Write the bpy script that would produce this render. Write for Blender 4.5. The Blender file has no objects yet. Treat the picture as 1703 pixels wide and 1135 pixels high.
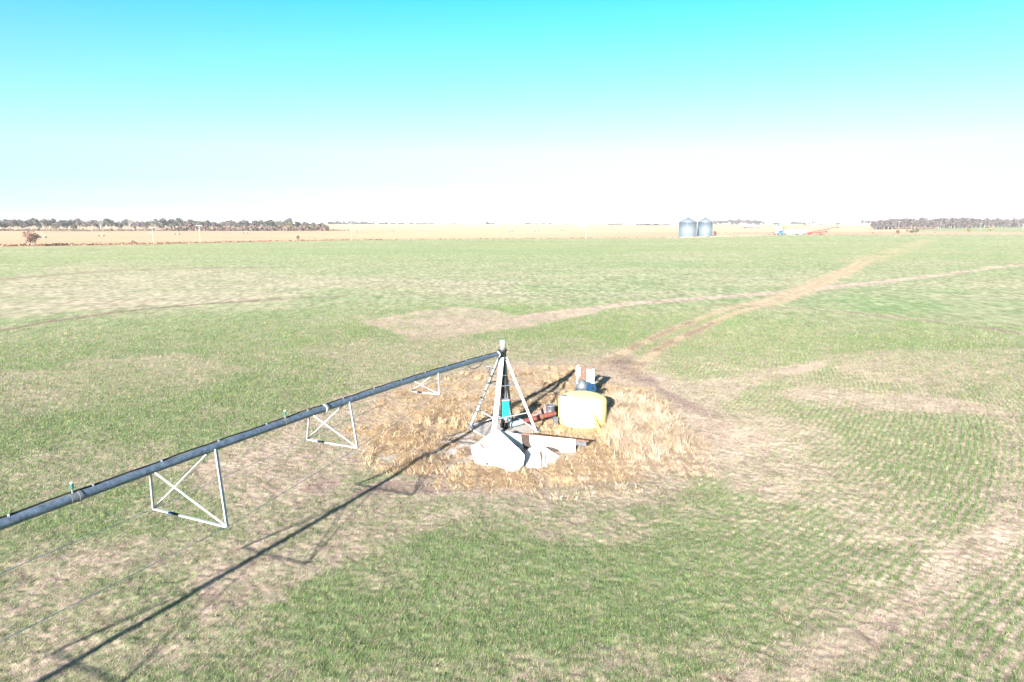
import bpy, math, random
import numpy as np
from math import radians as R, sin, cos, pi
from mathutils import Vector, Matrix
random.seed(7); RNG = np.random.default_rng(11)
scn = bpy.context.scene
COL = scn.collection
USE_HAZE = True

# ------------------------------------------------------------------ camera
H = 8.5
PITCH = math.atan(194.5/1135); CP, SP = cos(PITCH), sin(PITCH)
cd = bpy.data.cameras.new('camera'); cam = bpy.data.objects.new('camera', cd); COL.objects.link(cam)
cam.location = (0, 0, H); cam.rotation_euler = (pi/2-PITCH, 0, 0)
cd.sensor_width = 36; cd.lens = 1135/1703*36; cd.clip_start = .1; cd.clip_end = 40000
scn.camera = cam

def ray(px, py):
    xc = (px-851.5)/1135; yc = (py-567.5)/1135
    return Vector((xc, CP-yc*SP, -(SP+yc*CP)))
def gp(px, py, z=0.0):                       # the ground point seen at that spot of the photograph
    r = ray(px, py); t = (z-H)/r.z
    return Vector((r.x*t, r.y*t, z))
def at_y(px, py, Y):                         # the point at that forward distance
    r = ray(px, py); t = Y/r.y
    return Vector((r.x*t, Y, H+r.z*t))
def on_plane(px, py, p, n):
    r = ray(px, py); o = Vector((0, 0, H))
    t = (p-o).dot(n)/r.dot(n)
    return o+r*t

# ------------------------------------------------------------------ light
SUN_AZ, SUN_EL = .3364, R(16.9)
sd = bpy.data.lights.new('sun', 'SUN'); so = bpy.data.objects.new('sun', sd); COL.objects.link(so)
dirv = Vector((sin(SUN_AZ)*cos(SUN_EL), cos(SUN_AZ)*cos(SUN_EL), -sin(SUN_EL)))   # the way the light travels
so.rotation_euler = dirv.to_track_quat('-Z', 'Y').to_euler(); so.location = (-20, -60, 30)
sd.energy = 5.0; sd.angle = R(.53); sd.color = (1.0, .94, .86)
w = bpy.data.worlds.new('World'); scn.world = w; w.use_nodes = True
nt = w.node_tree; nt.nodes.clear()
N = nt.nodes.new; LK = nt.links.new
out = N('ShaderNodeOutputWorld'); bg = N('ShaderNodeBackground'); sky = N('ShaderNodeTexSky')
sky.sky_type = 'NISHITA'; sky.sun_disc = False; sky.sun_elevation = SUN_EL
sky.sun_rotation = pi+SUN_AZ; sky.altitude = 300; sky.air_density = 1.0; sky.dust_density = 1.0; sky.ozone_density = 2.0
tc = N('ShaderNodeTexCoord'); sx = N('ShaderNodeSeparateXYZ'); LK(tc.outputs['Generated'], sx.inputs[0])
rp = N('ShaderNodeValToRGB'); LK(sx.outputs['Z'], rp.inputs[0])
els = rp.color_ramp.elements
SKY_RAMP = [(0.0, (.80, .88, 1.25)), (.025, (.60, .72, .95)), (.06, (.57, .78, .84)), (.10, (.68, .84, .82)), (.143, (.61, .86, .78)), (.22, (.42, .90, .82)), (.29, (.20, .90, .90)), (.42, (.28, .5, .6)), (.65, (.46, .42, .50))]
while len(els) < len(SKY_RAMP): els.new(.5)
for e, (p, c) in zip(els, SKY_RAMP): e.position = p; e.color = (*c, 1)
mx = N('ShaderNodeMix'); mx.data_type = 'RGBA'; mx.blend_type = 'MULTIPLY'; mx.inputs[0].default_value = 1
mx.clamp_result = False
LK(sky.outputs[0], mx.inputs[6]); LK(rp.outputs[0], mx.inputs[7]); LK(mx.outputs[2], bg.inputs[0])
bg.inputs[1].default_value = .06; LK(bg.outputs[0], out.inputs[0])
scn.view_settings.view_transform = 'Standard'; scn.view_settings.look = 'None'
scn.view_settings.exposure = 2.3; scn.view_settings.gamma = 1
scn.render.engine = 'CYCLES'; scn.cycles.use_denoising = True
scn.cycles.max_bounces = 5; scn.cycles.diffuse_bounces = 2; scn.cycles.glossy_bounces = 2
scn.cycles.volume_bounces = 0; scn.cycles.caustics_reflective = False; scn.cycles.caustics_refractive = False

# ------------------------------------------------------------------ materials
def mat(name, col, rough=.7, metal=0., var=.12, scale=6., bump=0., col2=None, coord='Object', spec=.5, stretch=None):
    m = bpy.data.materials.new(name); m.use_nodes = True; t = m.node_tree; b = t.nodes['Principled BSDF']
    b.inputs['Roughness'].default_value = rough; b.inputs['Metallic'].default_value = metal
    b.inputs['Specular IOR Level'].default_value = spec
    c2 = col2 or tuple(c*(1-var*2.2) for c in col); c1 = tuple(min(.95, c*(1+var)) for c in col)
    tcn = t.nodes.new('ShaderNodeTexCoord'); n = t.nodes.new('ShaderNodeTexNoise'); n.inputs['Scale'].default_value = scale
    n.inputs['Detail'].default_value = 6; n.inputs['Roughness'].default_value = .65
    if stretch:
        mp = t.nodes.new('ShaderNodeMapping'); mp.inputs['Scale'].default_value = stretch
        t.links.new(tcn.outputs[coord], mp.inputs[0]); t.links.new(mp.outputs[0], n.inputs['Vector'])
    else: t.links.new(tcn.outputs[coord], n.inputs['Vector'])
    r = t.nodes.new('ShaderNodeValToRGB'); t.links.new(n.outputs[0], r.inputs[0])
    r.color_ramp.elements[0].position = .32; r.color_ramp.elements[1].position = .68
    r.color_ramp.elements[0].color = (*c2, 1); r.color_ramp.elements[1].color = (*c1, 1)
    t.links.new(r.outputs[0], b.inputs['Base Color'])
    if bump:
        bn = t.nodes.new('ShaderNodeBump'); bn.inputs['Strength'].default_value = bump; bn.inputs['Distance'].default_value = .02
        t.links.new(n.outputs[0], bn.inputs['Height']); t.links.new(bn.outputs[0], b.inputs['Normal'])
    return m
def attr_mat(name, rough=.8, scales=(), trans=0., bumpd=0.):
    m = bpy.data.materials.new(name); m.use_nodes = True; t = m.node_tree; b = t.nodes['Principled BSDF']
    b.inputs['Roughness'].default_value = rough; b.inputs['Specular IOR Level'].default_value = .25
    a = t.nodes.new('ShaderNodeAttribute'); a.attribute_name = 'tint'; src = a.outputs['Color']
    tcn = t.nodes.new('ShaderNodeTexCoord'); last = None
    for sc, lo, hi in scales:
        n = t.nodes.new('ShaderNodeTexNoise'); n.inputs['Scale'].default_value = sc; n.inputs['Detail'].default_value = 5
        n.inputs['Roughness'].default_value = .7
        t.links.new(tcn.outputs['Object'], n.inputs['Vector'])
        mr = t.nodes.new('ShaderNodeMapRange'); mr.inputs[1].default_value = .35; mr.inputs[2].default_value = .65
        mr.inputs[3].default_value = lo; mr.inputs[4].default_value = hi; t.links.new(n.outputs[0], mr.inputs[0])
        v = t.nodes.new('ShaderNodeVectorMath'); v.operation = 'SCALE'
        t.links.new(src, v.inputs[0]); t.links.new(mr.outputs[0], v.inputs['Scale']); src = v.outputs[0]; last = n
    t.links.new(src, b.inputs['Base Color'])
    if bumpd and last:
        bn = t.nodes.new('ShaderNodeBump'); bn.inputs['Strength'].default_value = .8; bn.inputs['Distance'].default_value = bumpd
        t.links.new(last.outputs[0], bn.inputs['Height']); t.links.new(bn.outputs[0], b.inputs['Normal'])
    if trans:
        tr = t.nodes.new('ShaderNodeBsdfTranslucent'); ms = t.nodes.new('ShaderNodeMixShader'); ms.inputs[0].default_value = trans
        t.links.new(src, tr.inputs[0]); t.links.new(b.outputs[0], ms.inputs[1]); t.links.new(tr.outputs[0], ms.inputs[2])
        t.links.new(ms.outputs[0], t.nodes['Material Output'].inputs[0])
    return m
M = {
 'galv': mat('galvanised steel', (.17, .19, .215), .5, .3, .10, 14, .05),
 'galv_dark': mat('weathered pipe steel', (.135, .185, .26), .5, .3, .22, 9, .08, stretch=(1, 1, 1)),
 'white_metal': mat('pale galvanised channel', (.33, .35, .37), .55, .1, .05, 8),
 'dark': mat('dark steel', (.025, .028, .035), .5, .4, .2, 10),
 'bright': mat('bright cap metal', (.36, .37, .39), .35, .5, .05, 10),
 'black': mat('black rubber', (.02, .02, .022), .7, 0, .2, 10),
 'cyan': mat('turquoise enamel', (.008, .21, .38), .45, 0, .06, 5),
 'teal': mat('teal plastic', (.03, .12, .11), .5, 0, .06, 20),
 'white_shell': mat('chalky white panel', (.66, .65, .64), .75, 0, .02, 2.6, .3, col2=(.36, .32, .29)),
 'white_paint': mat('white paint', (.84, .85, .86), .55, 0, .03, 3),
 'tank': mat('sun bleached yellow plastic', (.74, .68, .27), .45, 0, .03, 1.2, col2=(.66, .59, .20)),
 'tank_dark': mat('stained tank seam', (.50, .45, .16), .6, 0, .1, 5),
 'lid': mat('grey tank lid', (.22, .22, .29), .6, 0, .1, 8),
 'rust': mat('red primer rust', (.17, .05, .04), .75, .1, .22, 8, .2),
 'rust_dark': mat('brown rust', (.16, .08, .055), .85, .1, .25, 9, .3),
 'pvc': mat('pale grey pipe', (.22, .27, .31), .5, 0, .12, 12),
 'grey': mat('engine grey', (.12, .14, .16), .5, .3, .2, 14, .1),
 'slate': mat('slate grey metal', (.07, .075, .09), .55, .2, .2, 12),
 'blue': mat('dark blue enamel', (.008, .04, .10), .45, 0, .1, 8),
 'tin': mat('old corrugated tin', (.17, .12, .12), .7, .15, .18, 6, .2),
 'concrete': mat('old concrete', (.36, .33, .31), .9, 0, .15, 5, .3),
 'soil': mat('dark soil and shade', (.045, .03, .026), .95, 0, .3, 12, .6),  # also colours the heap and sheets that stand for shade in the panel gaps
 'bin': mat('corrugated bin steel', (.115, .15, .19), .55, .25, .05, 1.0),
 'bin_roof': mat('bin roof steel', (.16, .19, .24), .45, .4, .04, 1.0),
 'wood': mat('weathered pole wood', (.26, .245, .24), .85, 0, .12, 6, stretch=(4, 4, .5)),
 'cab': mat('truck blue paint', (.03, .08, .26), .4, 0, .05, 2),
 'glass': mat('dark window glass', (.03, .04, .06), .15, 0, .05, 2),
 'red': mat('farm red paint', (.30, .008, .02), .5, 0, .1, 1),
 'barn': mat('faded red siding', (.20, .065, .06), .8, 0, .12, .5),
 'bark': mat('grey brown bark', (.16, .125, .105), .9, 0, .2, 2),
 'bark_pale': mat('pale bark', (.27, .24, .23), .9, 0, .15, 2),
}
M['ground'] = attr_mat('field ground', .95, [(1.1, .86, 1.12), (9., .72, 1.22), (45., .62, 1.35)], bumpd=.035)
M['blade'] = attr_mat('plant blades', .6, trans=.3)
M['straw'] = attr_mat('dry straw', .75, trans=.15)
M['leaf'] = attr_mat('tree foliage', .8, trans=.15)
# corrugation and sheet seams on the bins
t = M['bin'].node_tree; b = t.nodes['Principled BSDF']; tcn = t.nodes.new('ShaderNodeTexCoord'); wv = t.nodes.new('ShaderNodeTexWave')
wv.bands_direction = 'Z'; wv.inputs['Scale'].default_value = 1.6; bn = t.nodes.new('ShaderNodeBump'); bn.inputs['Strength'].default_value = .5; bn.inputs['Distance'].default_value = .05
t.links.new(tcn.outputs['Object'], wv.inputs[0]); t.links.new(wv.outputs[1], bn.inputs['Height']); t.links.new(bn.outputs[0], b.inputs['Normal'])

# ------------------------------------------------------------------ mesh helpers
class MB:
    def __init__(s): s.v = []; s.f = []; s.sm = []
    def add(s, v, f, smooth=False):
        k = len(s.v); s.v += [tuple(a) for a in v]; s.f += [tuple(i+k for i in g) for g in f]; s.sm += [smooth]*len(f); return s
    def box(s, c, d, rot=None, bev=0.):
        hx, hy, hz = [a/2 for a in d]; vs = []
        if bev:
            e = bev
            for z, k in ((-hz, e), (-hz+e, 0), (hz-e, 0), (hz, e)):
                x, y = hx-k, hy-k
                vs += [(-x+e*(not k), -y, z), (x-e*(not k), -y, z), (x, -y+e*(not k), z), (x, y-e*(not k), z), (x-e*(not k), y, z), (-x+e*(not k), y, z), (-x, y-e*(not k), z), (-x, -y+e*(not k), z)] if not k else \
                      [(-x+e, -y, z), (x-e, -y, z), (x, -y+e, z), (x, y-e, z), (x-e, y, z), (-x+e, y, z), (-x, y-e, z), (-x, -y+e, z)]
            fs = [tuple(range(7, -1, -1)), tuple(range(24, 32))]
            for l in range(3):
                for i in range(8): fs.append((l*8+i, l*8+(i+1) % 8, l*8+8+(i+1) % 8, l*8+8+i))
        else:
            vs = [(x, y, z) for z in (-hz, hz) for x, y in ((-hx, -hy), (hx, -hy), (hx, hy), (-hx, hy))]
            fs = [(3, 2, 1, 0), (4, 5, 6, 7), (0, 1, 5, 4), (1, 2, 6, 5), (2, 3, 7, 6), (3, 0, 4, 7)]
        c = Vector(c); out = []
        for p in vs:
            p = Vector(p)
            if rot is not None: p = rot @ p
            out.append(p+c)
        return s.add(out, fs)
    def bar(s, a, b, wd, th=None, up=(0, 0, 1)):
        a = Vector(a); b = Vector(b); d = b-a; L = d.length; d.normalize(); up = Vector(up)
        if abs(d.dot(up)) > .98: up = Vector((0, 1, 0))
        x = d.cross(up).normalized(); y = x.cross(d).normalized()
        rot = Matrix((x, d, y)).transposed()
        return s.box((a+b)/2, (wd, L, th or wd), rot)
    def angle(s, a, b, wd, th, up):          # an L-section
        a = Vector(a); b = Vector(b); d = (b-a).normalized(); up = Vector(up); x = d.cross(up).normalized(); y = x.cross(d).normalized()
        s.bar(a-y*wd/2, b-y*wd/2, wd, th, y); s.bar(a-x*wd/2, b-x*wd/2, th, wd*.96, y); return s
    def tube(s, pts, r, n=12, cap=True, smooth=True):
        pts = [Vector(p) for p in pts]; rs = r if isinstance(r, (list, tuple)) else [r]*len(pts); vs = []; fs = []
        for i, p in enumerate(pts):
            d = (pts[min(i+1, len(pts)-1)]-pts[max(i-1, 0)]).normalized()
            u = Vector((0, 0, 1)) if abs(d.z) < .95 else Vector((1, 0, 0))
            x = d.cross(u).normalized(); y = x.cross(d)
            for k in range(n):
                a = 2*pi*k/n; vs.append(p+x*(rs[i]*cos(a))+y*(rs[i]*sin(a)))
        for i in range(len(pts)-1):
            for k in range(n): fs.append((i*n+k, i*n+(k+1) % n, (i+1)*n+(k+1) % n, (i+1)*n+k))
        s.add(vs, fs, smooth)
        if cap:
            m = len(vs); s.add([vs[k] for k in range(n)], [tuple(range(n))]); s.add([vs[m-n+k] for k in range(n)], [tuple(range(n-1, -1, -1))])
        return s
    def lathe(s, prof, c=(0, 0, 0), n=40, smooth=True, squeeze=1.):
        vs = []; fs = []; c = Vector(c)
        for r, z in prof:
            for k in range(n): a = 2*pi*k/n; vs.append(c+Vector((r*cos(a), r*sin(a)*squeeze, z)))
        for i in range(len(prof)-1):
            for k in range(n): fs.append((i*n+k, i*n+(k+1) % n, (i+1)*n+(k+1) % n, (i+1)*n+k))
        return s.add(vs, fs, smooth)
    def prism(s, poly, nrm, th, jit=0.):
        n = len(poly); nrm = Vector(nrm).normalized(); a = [Vector(p) for p in poly]; b = [p-nrm*th for p in a]
        s.add(a+b, [tuple(range(n)), tuple(range(2*n-1, n-1, -1))]+[(i, (i+1) % n, n+(i+1) % n, n+i) for i in range(n)]); return s
    def build(s, name, m, parent=None):
        me = bpy.data.meshes.new(name); org = Vector(parent.location) if (parent is not None and parent.parent is None) else None
        if parent is not None:
            w = Vector((0, 0, 0)); q = parent
            while q is not None: w += Vector(q.location); q = q.parent
            vs = [tuple(Vector(v)-w) for v in s.v]
        else: vs = s.v
        me.from_pydata(vs, [], s.f); me.materials.append(m)
        me.polygons.foreach_set('use_smooth', s.sm)
        import bmesh
        bm = bmesh.new(); bm.from_mesh(me); bmesh.ops.recalc_face_normals(bm, faces=bm.faces); bm.to_mesh(me); bm.free()
        o = bpy.data.objects.new(name, me); COL.objects.link(o)
        if parent is not None: o.parent = parent
        return o
def tag(o, label=None, cat=None, group=None, kind=None):
    if label: o['label'] = label
    if cat: o['category'] = cat
    if group: o['group'] = group
    if kind: o['kind'] = kind
    return o
def thing(name, loc, label, cat, group=None):
    o = bpy.data.objects.new(name, None); o.empty_display_size = .2; COL.objects.link(o); o.location = loc
    return tag(o, label, cat, group)
def copy_tree(o, parent=None):
    c = o.copy(); COL.objects.link(c); c.parent = parent
    for ch in list(o.children): copy_tree(ch, c)
    return c

# ------------------------------------------------------------------ noise and the field's layout
def hsh(ix, iy, seed):
    h = (ix.astype(np.int64)*374761393+iy.astype(np.int64)*668265263+seed*974711) & 0xffffffff
    h = ((h ^ (h >> 13))*1274126177) & 0xffffffff
    return ((h ^ (h >> 16)) & 0xffff)/65535.
def vn(x, y, seed=0):
    ix = np.floor(x); iy = np.floor(y); fx = x-ix; fy = y-iy; fx = fx*fx*(3-2*fx); fy = fy*fy*(3-2*fy)
    a = hsh(ix, iy, seed); b_ = hsh(ix+1, iy, seed); c = hsh(ix, iy+1, seed); d = hsh(ix+1, iy+1, seed)
    return (a*(1-fx)+b_*fx)*(1-fy)+(c*(1-fx)+d*fx)*fy
def fbm(x, y, seed=0, o=4):
    s = 0; a = .5; t = 0
    for k in range(o): s = s+a*vn(x*2**k, y*2**k, seed+k*17); t += a; a *= .55
    return s/t
def sst(x, a, b):
    t = np.clip((x-a)/(b-a), 0, 1); return t*t*(3-2*t)
def G2(pts): return np.array([tuple(gp(*p)[:2]) for p in pts])
def inpoly(x, y, P):
    full = np.zeros(x.shape, bool); bb = np.flatnonzero((x > P[:, 0].min()) & (x < P[:, 0].max()) & (y > P[:, 1].min()) & (y < P[:, 1].max()))
    if len(bb) == 0: return full
    x = x[bb]; y = y[bb]; ins = np.zeros(x.shape, bool); n = len(P)
    for i in range(n):
        x0, y0 = P[i]; x1, y1 = P[(i+1) % n]
        if y0 == y1: continue
        c = ((y0 > y) != (y1 > y)) & (x < (x1-x0)*(y-y0)/(y1-y0)+x0); ins ^= c
    full[bb] = ins; return full
def dline(x, y, P):
    d = np.full(x.shape, 1e9)
    for (x0, y0), (x1, y1) in zip(P[:-1], P[1:]):
        vx, vy = x1-x0, y1-y0; t = np.clip(((x-x0)*vx+(y-y0)*vy)/(vx*vx+vy*vy), 0, 1)
        d = np.minimum(d, np.hypot(x-x0-t*vx, y-y0-t*vy))
    return d
def smooth_line(P, k=6):
    out = []; P = [np.array(p) for p in P]; P = [2*P[0]-P[1]]+P+[2*P[-1]-P[-2]]
    for i in range(1, len(P)-2):
        for j in range(k):
            t = j/k; p0, p1, p2, p3 = P[i-1:i+3]
            out.append(.5*(2*p1+(p2-p0)*t+(2*p0-5*p1+4*p2-p3)*t*t+(3*p1-p0-3*p2+p3)*t**3))
    out.append(P[-2]); return np.array(out)
# world-space outlines of the patches of the field
PATCH = [  # outline, how bare, edge raggedness
 (G2([(590, 536), (680, 520), (745, 510), (800, 513), (880, 528), (1000, 510), (1000, 520), (880, 542), (760, 558), (690, 566), (650, 552)]), .85, 1.),
 (G2([(860, 526), (1050, 502), (1290, 485), (1500, 463), (1703, 438), (1703, 442), (1500, 468), (1340, 486), (1050, 508), (960, 520), (870, 536)]), .95, .55),
 (G2([(60, 450), (170, 432), (330, 438), (430, 455), (560, 470), (520, 490), (420, 500), (260, 508), (120, 520), (0, 530), (0, 470)]), .36, 1.2),
 (G2([(480, 460), (700, 462), (860, 478), (840, 490), (640, 480), (500, 475)]), .38, 1.2),
 (G2([(1130, 640), (1300, 612), (1385, 597), (1360, 612), (1240, 650), (1180, 690), (1240, 720), (1250, 800), (1180, 790), (1110, 760)]), .85, 0.7),
 (G2([(1280, 655), (1340, 640), (1440, 652), (1560, 655), (1703, 690), (1703, 712), (1640, 690), (1500, 686), (1370, 672)]), .8, 0.6),
 (G2([(1150, 690), (1240, 680), (1330, 700), (1400, 730), (1420, 760), (1380, 800), (1300, 835), (1220, 820), (1170, 770)]), .62, 0.7),
 (G2([(1660, 850), (1703, 835), (1703, 905), (1640, 960), (1560, 1000), (1480, 1070), (1400, 1135), (1230, 1135), (1380, 1060), (1470, 1000), (1560, 920)]), .85, 0.5),
 (G2([(1655, 690), (1703, 690), (1703, 850), (1645, 840)]), .5, 0.7),
 (G2([(1320, 800), (1400, 770), (1500, 800), (1560, 870), (1500, 930), (1400, 880)]), .3, 0.7),
 (G2([(300, 790), (420, 720), (560, 660), (700, 620), (840, 600), (1000, 600), (1130, 630), (1180, 700), (1190, 780), (1090, 840), (960, 850), (800, 850), (700, 890), (600, 930), (460, 1000), (330, 1020), (300, 960), (420, 890), (360, 850)]), .82, 0.9),
 (G2([(0, 620), (120, 600), (300, 590), (420, 615), (300, 660), (140, 680), (0, 700)]), .48, 1.2),
 (G2([(0, 760), (140, 740), (260, 735), (340, 760), (240, 810), (60, 850), (0, 850)]), .42, 0.6),
 (G2([(0, 930), (120, 905), (330, 890), (420, 910), (260, 960), (120, 1010), (0, 1040)]), .6, 0.5),
 (G2([(100, 1010), (330, 960), (420, 950), (330, 1010), (140, 1135), (20, 1135)]), .35, 0.4),
 (G2([(0, 1075), (60, 1060), (120, 1100), (80, 1135), (0, 1135)]), .35, 0.3),
 (G2([(560, 585), (760, 570), (980, 560), (1060, 590), (960, 612), (800, 612), (620, 650), (520, 640)]), .4, 1.2),
 (G2([(860, 850), (1000, 840), (1080, 870), (1000, 920), (900, 910)]), .4, 0.6),
 (G2([(560, 900), (700, 880), (720, 960), (600, 990)]), .35, 0.5),
 (G2([(480, 580), (640, 560), (820, 560), (900, 575), (760, 600), (560, 600)]), .35, 1.2),
 (G2([(1240, 1095), (1320, 1020), (1400, 990), (1380, 1080), (1300, 1135), (1180, 1135)]), .4, 0.4),
 (G2([(1390, 590), (1703, 575), (1703, 640), (1500, 640), (1400, 620)]), .45, 1.2),
 (G2([(1010, 425), (1090, 418), (1300, 419), (1260, 425), (1100, 431)]), .5, 1.2),
 (G2([(1480, 438), (1560, 430), (1640, 438), (1560, 446)]), .4, 1.2),
]
LUSH = [
 (G2([(420, 960), (640, 900), (860, 890), (1040, 900), (1180, 860), (1340, 880), (1400, 940), (1260, 1000), (1060, 1060), (760, 1100), (480, 1110)]), .55, 0.8),
 (G2([(1330, 745), (1400, 700), (1480, 690), (1640, 690), (1645, 790), (1620, 850), (1520, 860), (1400, 800)]), .5, 0.5),
 (G2([(820, 560), (1000, 545), (1100, 560), (980, 590), (860, 585)]), .3, 1.0),
 (G2([(0, 640), (200, 610), (420, 600), (480, 640), (300, 690), (0, 730)]), .12, 1.0),
 (G2([(1430, 470), (1600, 468), (1640, 500), (1500, 520), (1380, 505)]), .25, 1.2),
]
GOLD = G2([(580, 712), (625, 668), (700, 640), (790, 618), (940, 610), (1005, 630), (1085, 655), (1118, 690), (1122, 745), (1060, 790), (960, 806), (840, 808), (740, 798), (705, 775), (640, 760)])
MUD = [G2([(700, 740), (770, 718), (800, 740), (790, 790), (760, 800), (690, 800)]), G2([(640, 800), (760, 810), (720, 825), (600, 815)]),
       G2([(1000, 602), (1045, 590), (1080, 628), (1112, 650), (1160, 672), (1205, 694), (1190, 697), (1130, 674), (1095, 655), (1050, 630)]),
       G2([(480, 820), (520, 800), (560, 800), (540, 825), (500, 830)])]
DUST = G2([(640, 770), (690, 735), (760, 715), (830, 705), (800, 745), (785, 770), (740, 785)])
WHEEL1 = smooth_line(G2([(-60, 562), (0, 550), (120, 530), (250, 514), (400, 502), (600, 492), (800, 491), (1000, 497), (1150, 504), (1280, 511), (1400, 519), (1500, 529), (1600, 541), (1703, 556), (1760, 564)]))
WHEEL2 = smooth_line(G2([(-60, 472), (0, 465), (130, 455), (230, 449), (330, 446), (460, 445)]))
RUT_A = smooth_line(G2([(985, 615), (1020, 596), (1070, 570), (1130, 544), (1200, 517), (1260, 503), (1310, 489), (1370, 464), (1432, 436)]))
RUT_B = smooth_line(G2([(1040, 625), (1075, 597), (1110, 572), (1160, 550), (1220, 522), (1300, 500), (1345, 484), (1400, 458), (1450, 433)]))
RUT_C = smooth_line(G2([(1432, 436), (1480, 420), (1520, 408), (1545, 398)]))
EDGE = G2([(-300, 416), (0, 410.5), (255, 407), (300, 405.5), (500, 401), (600, 400), (860, 398), (1000, 397), (1140, 396), (1300, 391.6), (1500, 391.2), (1703, 390.6), (2100, 389)])
def edge_y(x): return np.interp(x, EDGE[:, 0], EDGE[:, 1])
def height(x, y):
    r = np.hypot(x, y)
    z = 7.7*sst(r, 950, 2600)
    k = 1-sst(r, 35, 110)
    return z+k*(.05*(fbm(x*1.1, y*1.1, 3, 2)-.5)+.03*(vn(x*7, y*7, 9)-.5))
def rowphase(x, y):
    d = np.hypot(x+27, y-57)+.3*(fbm(x*.3, y*.3, 41, 2)-.5)+.12*(vn(x*2, y*2, 43)-.5)
    return np.cos(2*pi*d/.235)
def layout_raw(x, y):
    """how green, how golden, how muddy each spot of the field is, and how far the drill rows show"""
    r = np.hypot(x, y)
    k1 = sst(r, 35, 110); k2 = sst(r, 120, 300)
    wx = (fbm(x*.6, y*.6, 5, 4)-.5)*3.5+k1*(fbm(x*.12, y*.09, 6, 4)-.5)*16+k2*(fbm(x*.03, y*.02, 7, 3)-.5)*50
    wy = (fbm(x*.6, y*.6, 25, 4)-.5)*3.5+k1*(fbm(x*.12, y*.09, 26, 4)-.5)*22+k2*(fbm(x*.03, y*.02, 27, 3)-.5)*70
    g = .68+.34*(fbm(x*.11, y*.16, 50, 4)-.5)+.9*(fbm(x*.9, y*.9, 60, 3)-.5)*np.exp(-r/80)
    g = g+.30*sst(r, 90, 260)
    g = g+.10; far = sst(r, 60, 160)
    g = g+far*.25*(fbm(x*.012+3, y*.10, 80, 4)-.5)
    bare = np.zeros_like(x)
    for P, a, e in PATCH:
        q_ = .2 if a > .9 else 1.; m = inpoly(x+wx*e*.6*q_, y+wy*e*.6*q_, P)*a*.6+inpoly(x+wx*e*.2*q_, y+wy*e*.2*q_, P)*a*.4
        bare = np.maximum(bare, m)
    lush = np.zeros_like(x)
    for P, a, e in LUSH: lush = np.maximum(lush, inpoly(x+wx*e*.7, y+wy*e*.7, P)*a)
    brk = .72+.9*(fbm(x*.22, y*.30, 71, 4)-.5); g = np.clip(g+lush*.5, 0, 1)*(1-np.clip(np.where(bare > .88, bare, bare*brk)*.9, 0, .85))
    gold = inpoly(x+wx*.5, y+wy*.5, GOLD).astype(float)
    mud = np.zeros_like(x)
    for P in MUD: mud = np.maximum(mud, inpoly(x+wx*.35, y+wy*.35, P)*1.)
    lines = 1.0*(dline(x+wx*.06, y+wy*.06, WHEEL1) < .4+.4*vn(x*.3, y*.3, 8))*np.where(x < 0, np.clip(.45-x/45, .3, 1), np.clip(.3+x/70, .3, .8))*(.5+.6*vn(x*.09, y*.09, 88))
    lines = np.maximum(lines, .7*(dline(x, y, WHEEL2) < 1.3))
    ra = np.minimum(dline(x+wx*.05, y+wy*.05, RUT_A), dline(x+wx*.05, y+wy*.05, RUT_B))
    rut = np.exp(-(ra/.5)**2)
    track = np.exp(-(ra/np.where(r > 75, .95, .5))**2)*(.65+.5*fbm(x*.5, y*.2, 72, 3))
    rc = dline(x, y, RUT_C); track = np.maximum(track, .55*np.exp(-(rc/4)**2)*(vn(x*.03, y*.03, 4) > .35))
    near_rut = rut*(r < 62)*.75*(vn(x*.8, y*.8, 77) > .3)
    wr = (.25+.75*sst(x+.25*y, 6, 14))*(1-sst(r, 38, 60))
    return g, gold, mud, track, wr, lines, near_rut
GREEN = np.array((.110, .187, .063)); TAN = np.array((.395, .305, .245)); SOILC = np.array((.15, .102, .088)); GOLDC = np.array((.52, .39, .235))
def mixc(a, b, t): return a*(1-t[..., None])+b*t[..., None]

# ------------------------------------------------------------------ the ground sheet
el = np.concatenate([np.radians(np.linspace(58, 37, 24)), np.arctan(np.linspace(math.tan(R(36.8)), math.tan(R(.0345)), 930))[0:0]])
ang = np.linspace(R(36.9), R(.04), 900)
rr = np.concatenate([H/np.tan(np.radians(np.linspace(80, 37, 26))), H/np.tan(ang), [20000.]])
azf = np.radians(np.linspace(-43, 43, 1000)); azb = np.radians(np.linspace(43, 317, 62))[1:-1]
az = np.concatenate([azf, azb]); na, nr = len(az), len(rr)
RRg, AZg = np.meshgrid(rr, az, indexing='ij')
X = (RRg*np.sin(AZg)).ravel(); Y = (RRg*np.cos(AZg)).ravel()
def blur(a, k):                              # soft edges between crop, stubble and soil
    a = a.reshape(nr, na).copy(); f = a[:, :1000]
    for ax_ in (0, 1):
        for _ in range(2):
            c_ = np.cumsum(np.pad(f, [(k+1, k) if i == ax_ else (0, 0) for i in range(2)], 'edge'), ax_)
            n_ = f.shape[ax_]; f = (np.take(c_, np.arange(2*k+1, 2*k+1+n_), ax_)-np.take(c_, np.arange(n_), ax_))/(2*k+1)
    a[:, :1000] = f; return a.ravel()
LAY = list(layout_raw(X, Y)); fr = sst(np.hypot(X, Y), 30, 55)
LAY = [blur(LAY[0], 6)*(1-fr)+blur(LAY[0], 1)*fr, blur(LAY[1], 6), blur(LAY[2], 3), LAY[3], LAY[4], LAY[5], LAY[6]]
LAY[2] = np.maximum(LAY[2], np.maximum(LAY[5], LAY[6])); LAY[0] = LAY[0]*(1-.8*LAY[3])*(1-LAY[1])*(1-LAY[2]); LAY = LAY[:5]
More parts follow.
